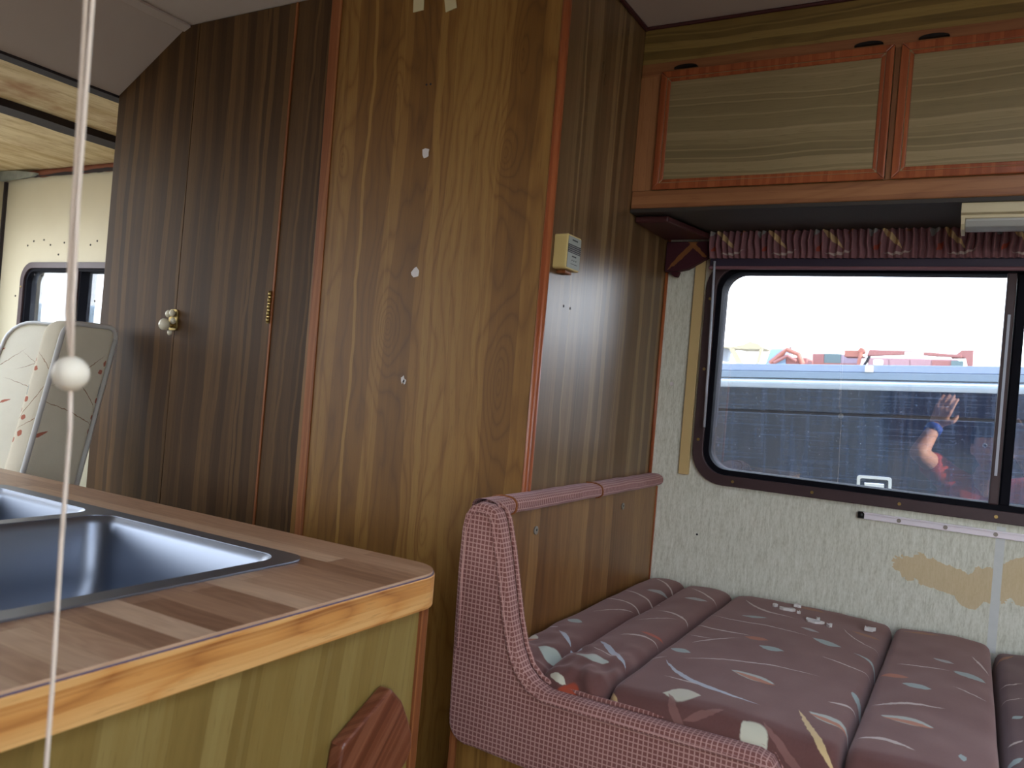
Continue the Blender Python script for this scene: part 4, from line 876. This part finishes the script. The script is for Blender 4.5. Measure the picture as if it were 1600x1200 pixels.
def hand(bm, w, d, nrm, curl, flip=1):
    w, d, nrm = Vector(w), Vector(d).normalized(), Vector(nrm).normalized(); sd_ = d.cross(nrm).normalized() * flip
    palm = w + d * .05
    for k in (-1.5, -.5, .5, 1.5): cap(bm, w + sd_ * k * .010, w + d * .085 + sd_ * k * .019, .014, .012, 10)
    for k, ln_ in ((-1.5, .062), (-.5, .074), (.5, .080), (1.5, .070)):
        p0 = w + d * .088 + sd_ * k * .0205; p = p0; dirv = d.copy(); r = .0085
        for j in range(3):
            dirv = (dirv * math.cos(curl) + nrm * math.sin(curl)).normalized() if j else (dirv * math.cos(curl * .6) + nrm * math.sin(curl * .6)).normalized()
            q = p + dirv * ln_ * (.45, .32, .25)[j]; cap(bm, p, q, r, r * .92, 8); p = q; r *= .92
    b0 = w + d * .03 + sd_ * .030; b1 = b0 + (d * .7 + sd_ * .9).normalized() * .035; b2 = b1 + (d + sd_ * .15 + nrm * .5).normalized() * .030
    cap(bm, b0, b1, .014, .011, 8); cap(bm, b1, b2, .011, .009, 8)
hand(bm, wL, (.35, .05, 1), (.2, -1, .1), .35); hand(bm, wR, (-.30, .12, .9), (-.3, 1, 0), .35, -1)
body = obj('body', bm, skin, pe, smooth=True)
rm = body.modifiers.new('remesh', 'REMESH'); rm.mode = 'VOXEL'; rm.voxel_size = .0055; rm.use_smooth_shade = True
sm = body.modifiers.new('smooth', 'SMOOTH'); sm.iterations = 2
bm = bmesh.new()
limb(bm, [(px, pyb + .005, -.268), chest, (px, pyb - .02, -.62), (px, pyb - .03, -.84)], [.075, .132, .124, .138]); limb(bm, [(px - .11, pyb, -.37), (px + .11, pyb, -.37)], [.112, .112])
mL = Vector(sL).lerp(Vector(eL), .55); mR = Vector(sR).lerp(Vector(eR), .55)
limb(bm, [(px - .08, pyb, -.31), sL, mL], [.075, .066, .060]); limb(bm, [(px + .08, pyb, -.31), sR, mR], [.075, .066, .060])
sh = obj('shirt', bm, shirtm, pe, smooth=True); rm = sh.modifiers.new('remesh', 'REMESH'); rm.mode = 'VOXEL'; rm.voxel_size = .010; rm.use_smooth_shade = True
bm = bmesh.new(); limb(bm, [(px - .09, pyb - .03, -.86), (px + .09, pyb - .03, -.86)], [.125, .125])
for s_ in (-1, 1): limb(bm, [(px + s_ * .09, pyb - .03, -.90), (px + s_ * .10, pyb - .04, -1.20), (px + s_ * .11, pyb - .07, -1.52)], [.108, .076, .062])
trs = obj('trousers', bm, M['dark'], pe, smooth=True); rm = trs.modifiers.new('remesh', 'REMESH'); rm.mode = 'VOXEL'; rm.voxel_size = .010; rm.use_smooth_shade = True
for s_ in (-1, 1): obj('shoe', PR(rrect(px + s_ * .11 - .045, px + s_ * .11 + .045, pyb - .15, pyb + .12, .04), GZ, GZ + .085, 'z'), M['black'], pe, bevel=.02, seg=3, smooth=True)
bm = bmesh.new(); add_ball(bm, hc + Vector((0, -.014, .030)), .106, (.86, 1.0, .98), 24)
for v in list(bm.verts):
    q = v.co - hc
    if q.y > .055 and q.z < .062 or (q.z < -.02 and q.y > -.02) or q.z < -.07: bm.verts.remove(v)
obj('hair', bm, paint('dark_hair', L(22, 18, 18), L(38, 30, 28), .5, 60), pe, smooth=True)
for s_ in (-1, 1):
    e = obj('eye', ball(hc + Vector((s_ * .032, .083, .003)), .012, n=12), M['flake'], pe, smooth=True)
    obj('iris', ball(hc + Vector((s_ * .032, .0925, .003)), .0055, n=10), M['black'], e, smooth=True)
obj('lips', ball(hc + Vector((0, .099, -.066)), .012, (1.7, .5, .45), 12), paint('lips', L(160, 84, 76), L(170, 92, 84), .5, 8), pe, smooth=True)
ax = (Vector(wL) - Vector(eL)).normalized()
obj('blue_wristband', T([Vector(wL) - ax * .035, Vector(wL) - ax * .005], .036, 16), paint('blue_band', L(40, 66, 150), L(50, 80, 170), .6, 20), pe, smooth=True)
# the phone, held just behind the lens
bm = B((-.022, .128, -.010, -.002, -.050, .022)) if False else bmesh.new()
ph = thing('phone', 'slim dark phone held up by the person in the entry well', 'phone', (0, 0, -.02))
c0 = -fw * .016
def slab3(s0, s1, t0, t1, d0, d1):
    bm = bmesh.new(); v = []
    for s_ in (s0, s1):
        for d in (d0, d1):
            for t in (t0, t1): v.append(bm.verts.new(c0 + cx * s_ + cy * t - fw * d))
    for f in ((0, 1, 3, 2), (4, 6, 7, 5), (0, 4, 5, 1), (2, 3, 7, 6), (0, 2, 6, 4), (1, 5, 7, 3)): bm.faces.new([v[i] for i in f])
    return bm
obj('phone_body', slab3(-.020, .138, -.056, .018, 0, .008), M['black'], ph, bevel=.003, seg=3)
obj('screen', slab3(-.016, .134, -.053, .015, .0082, .0086), M['frame_in'], ph)
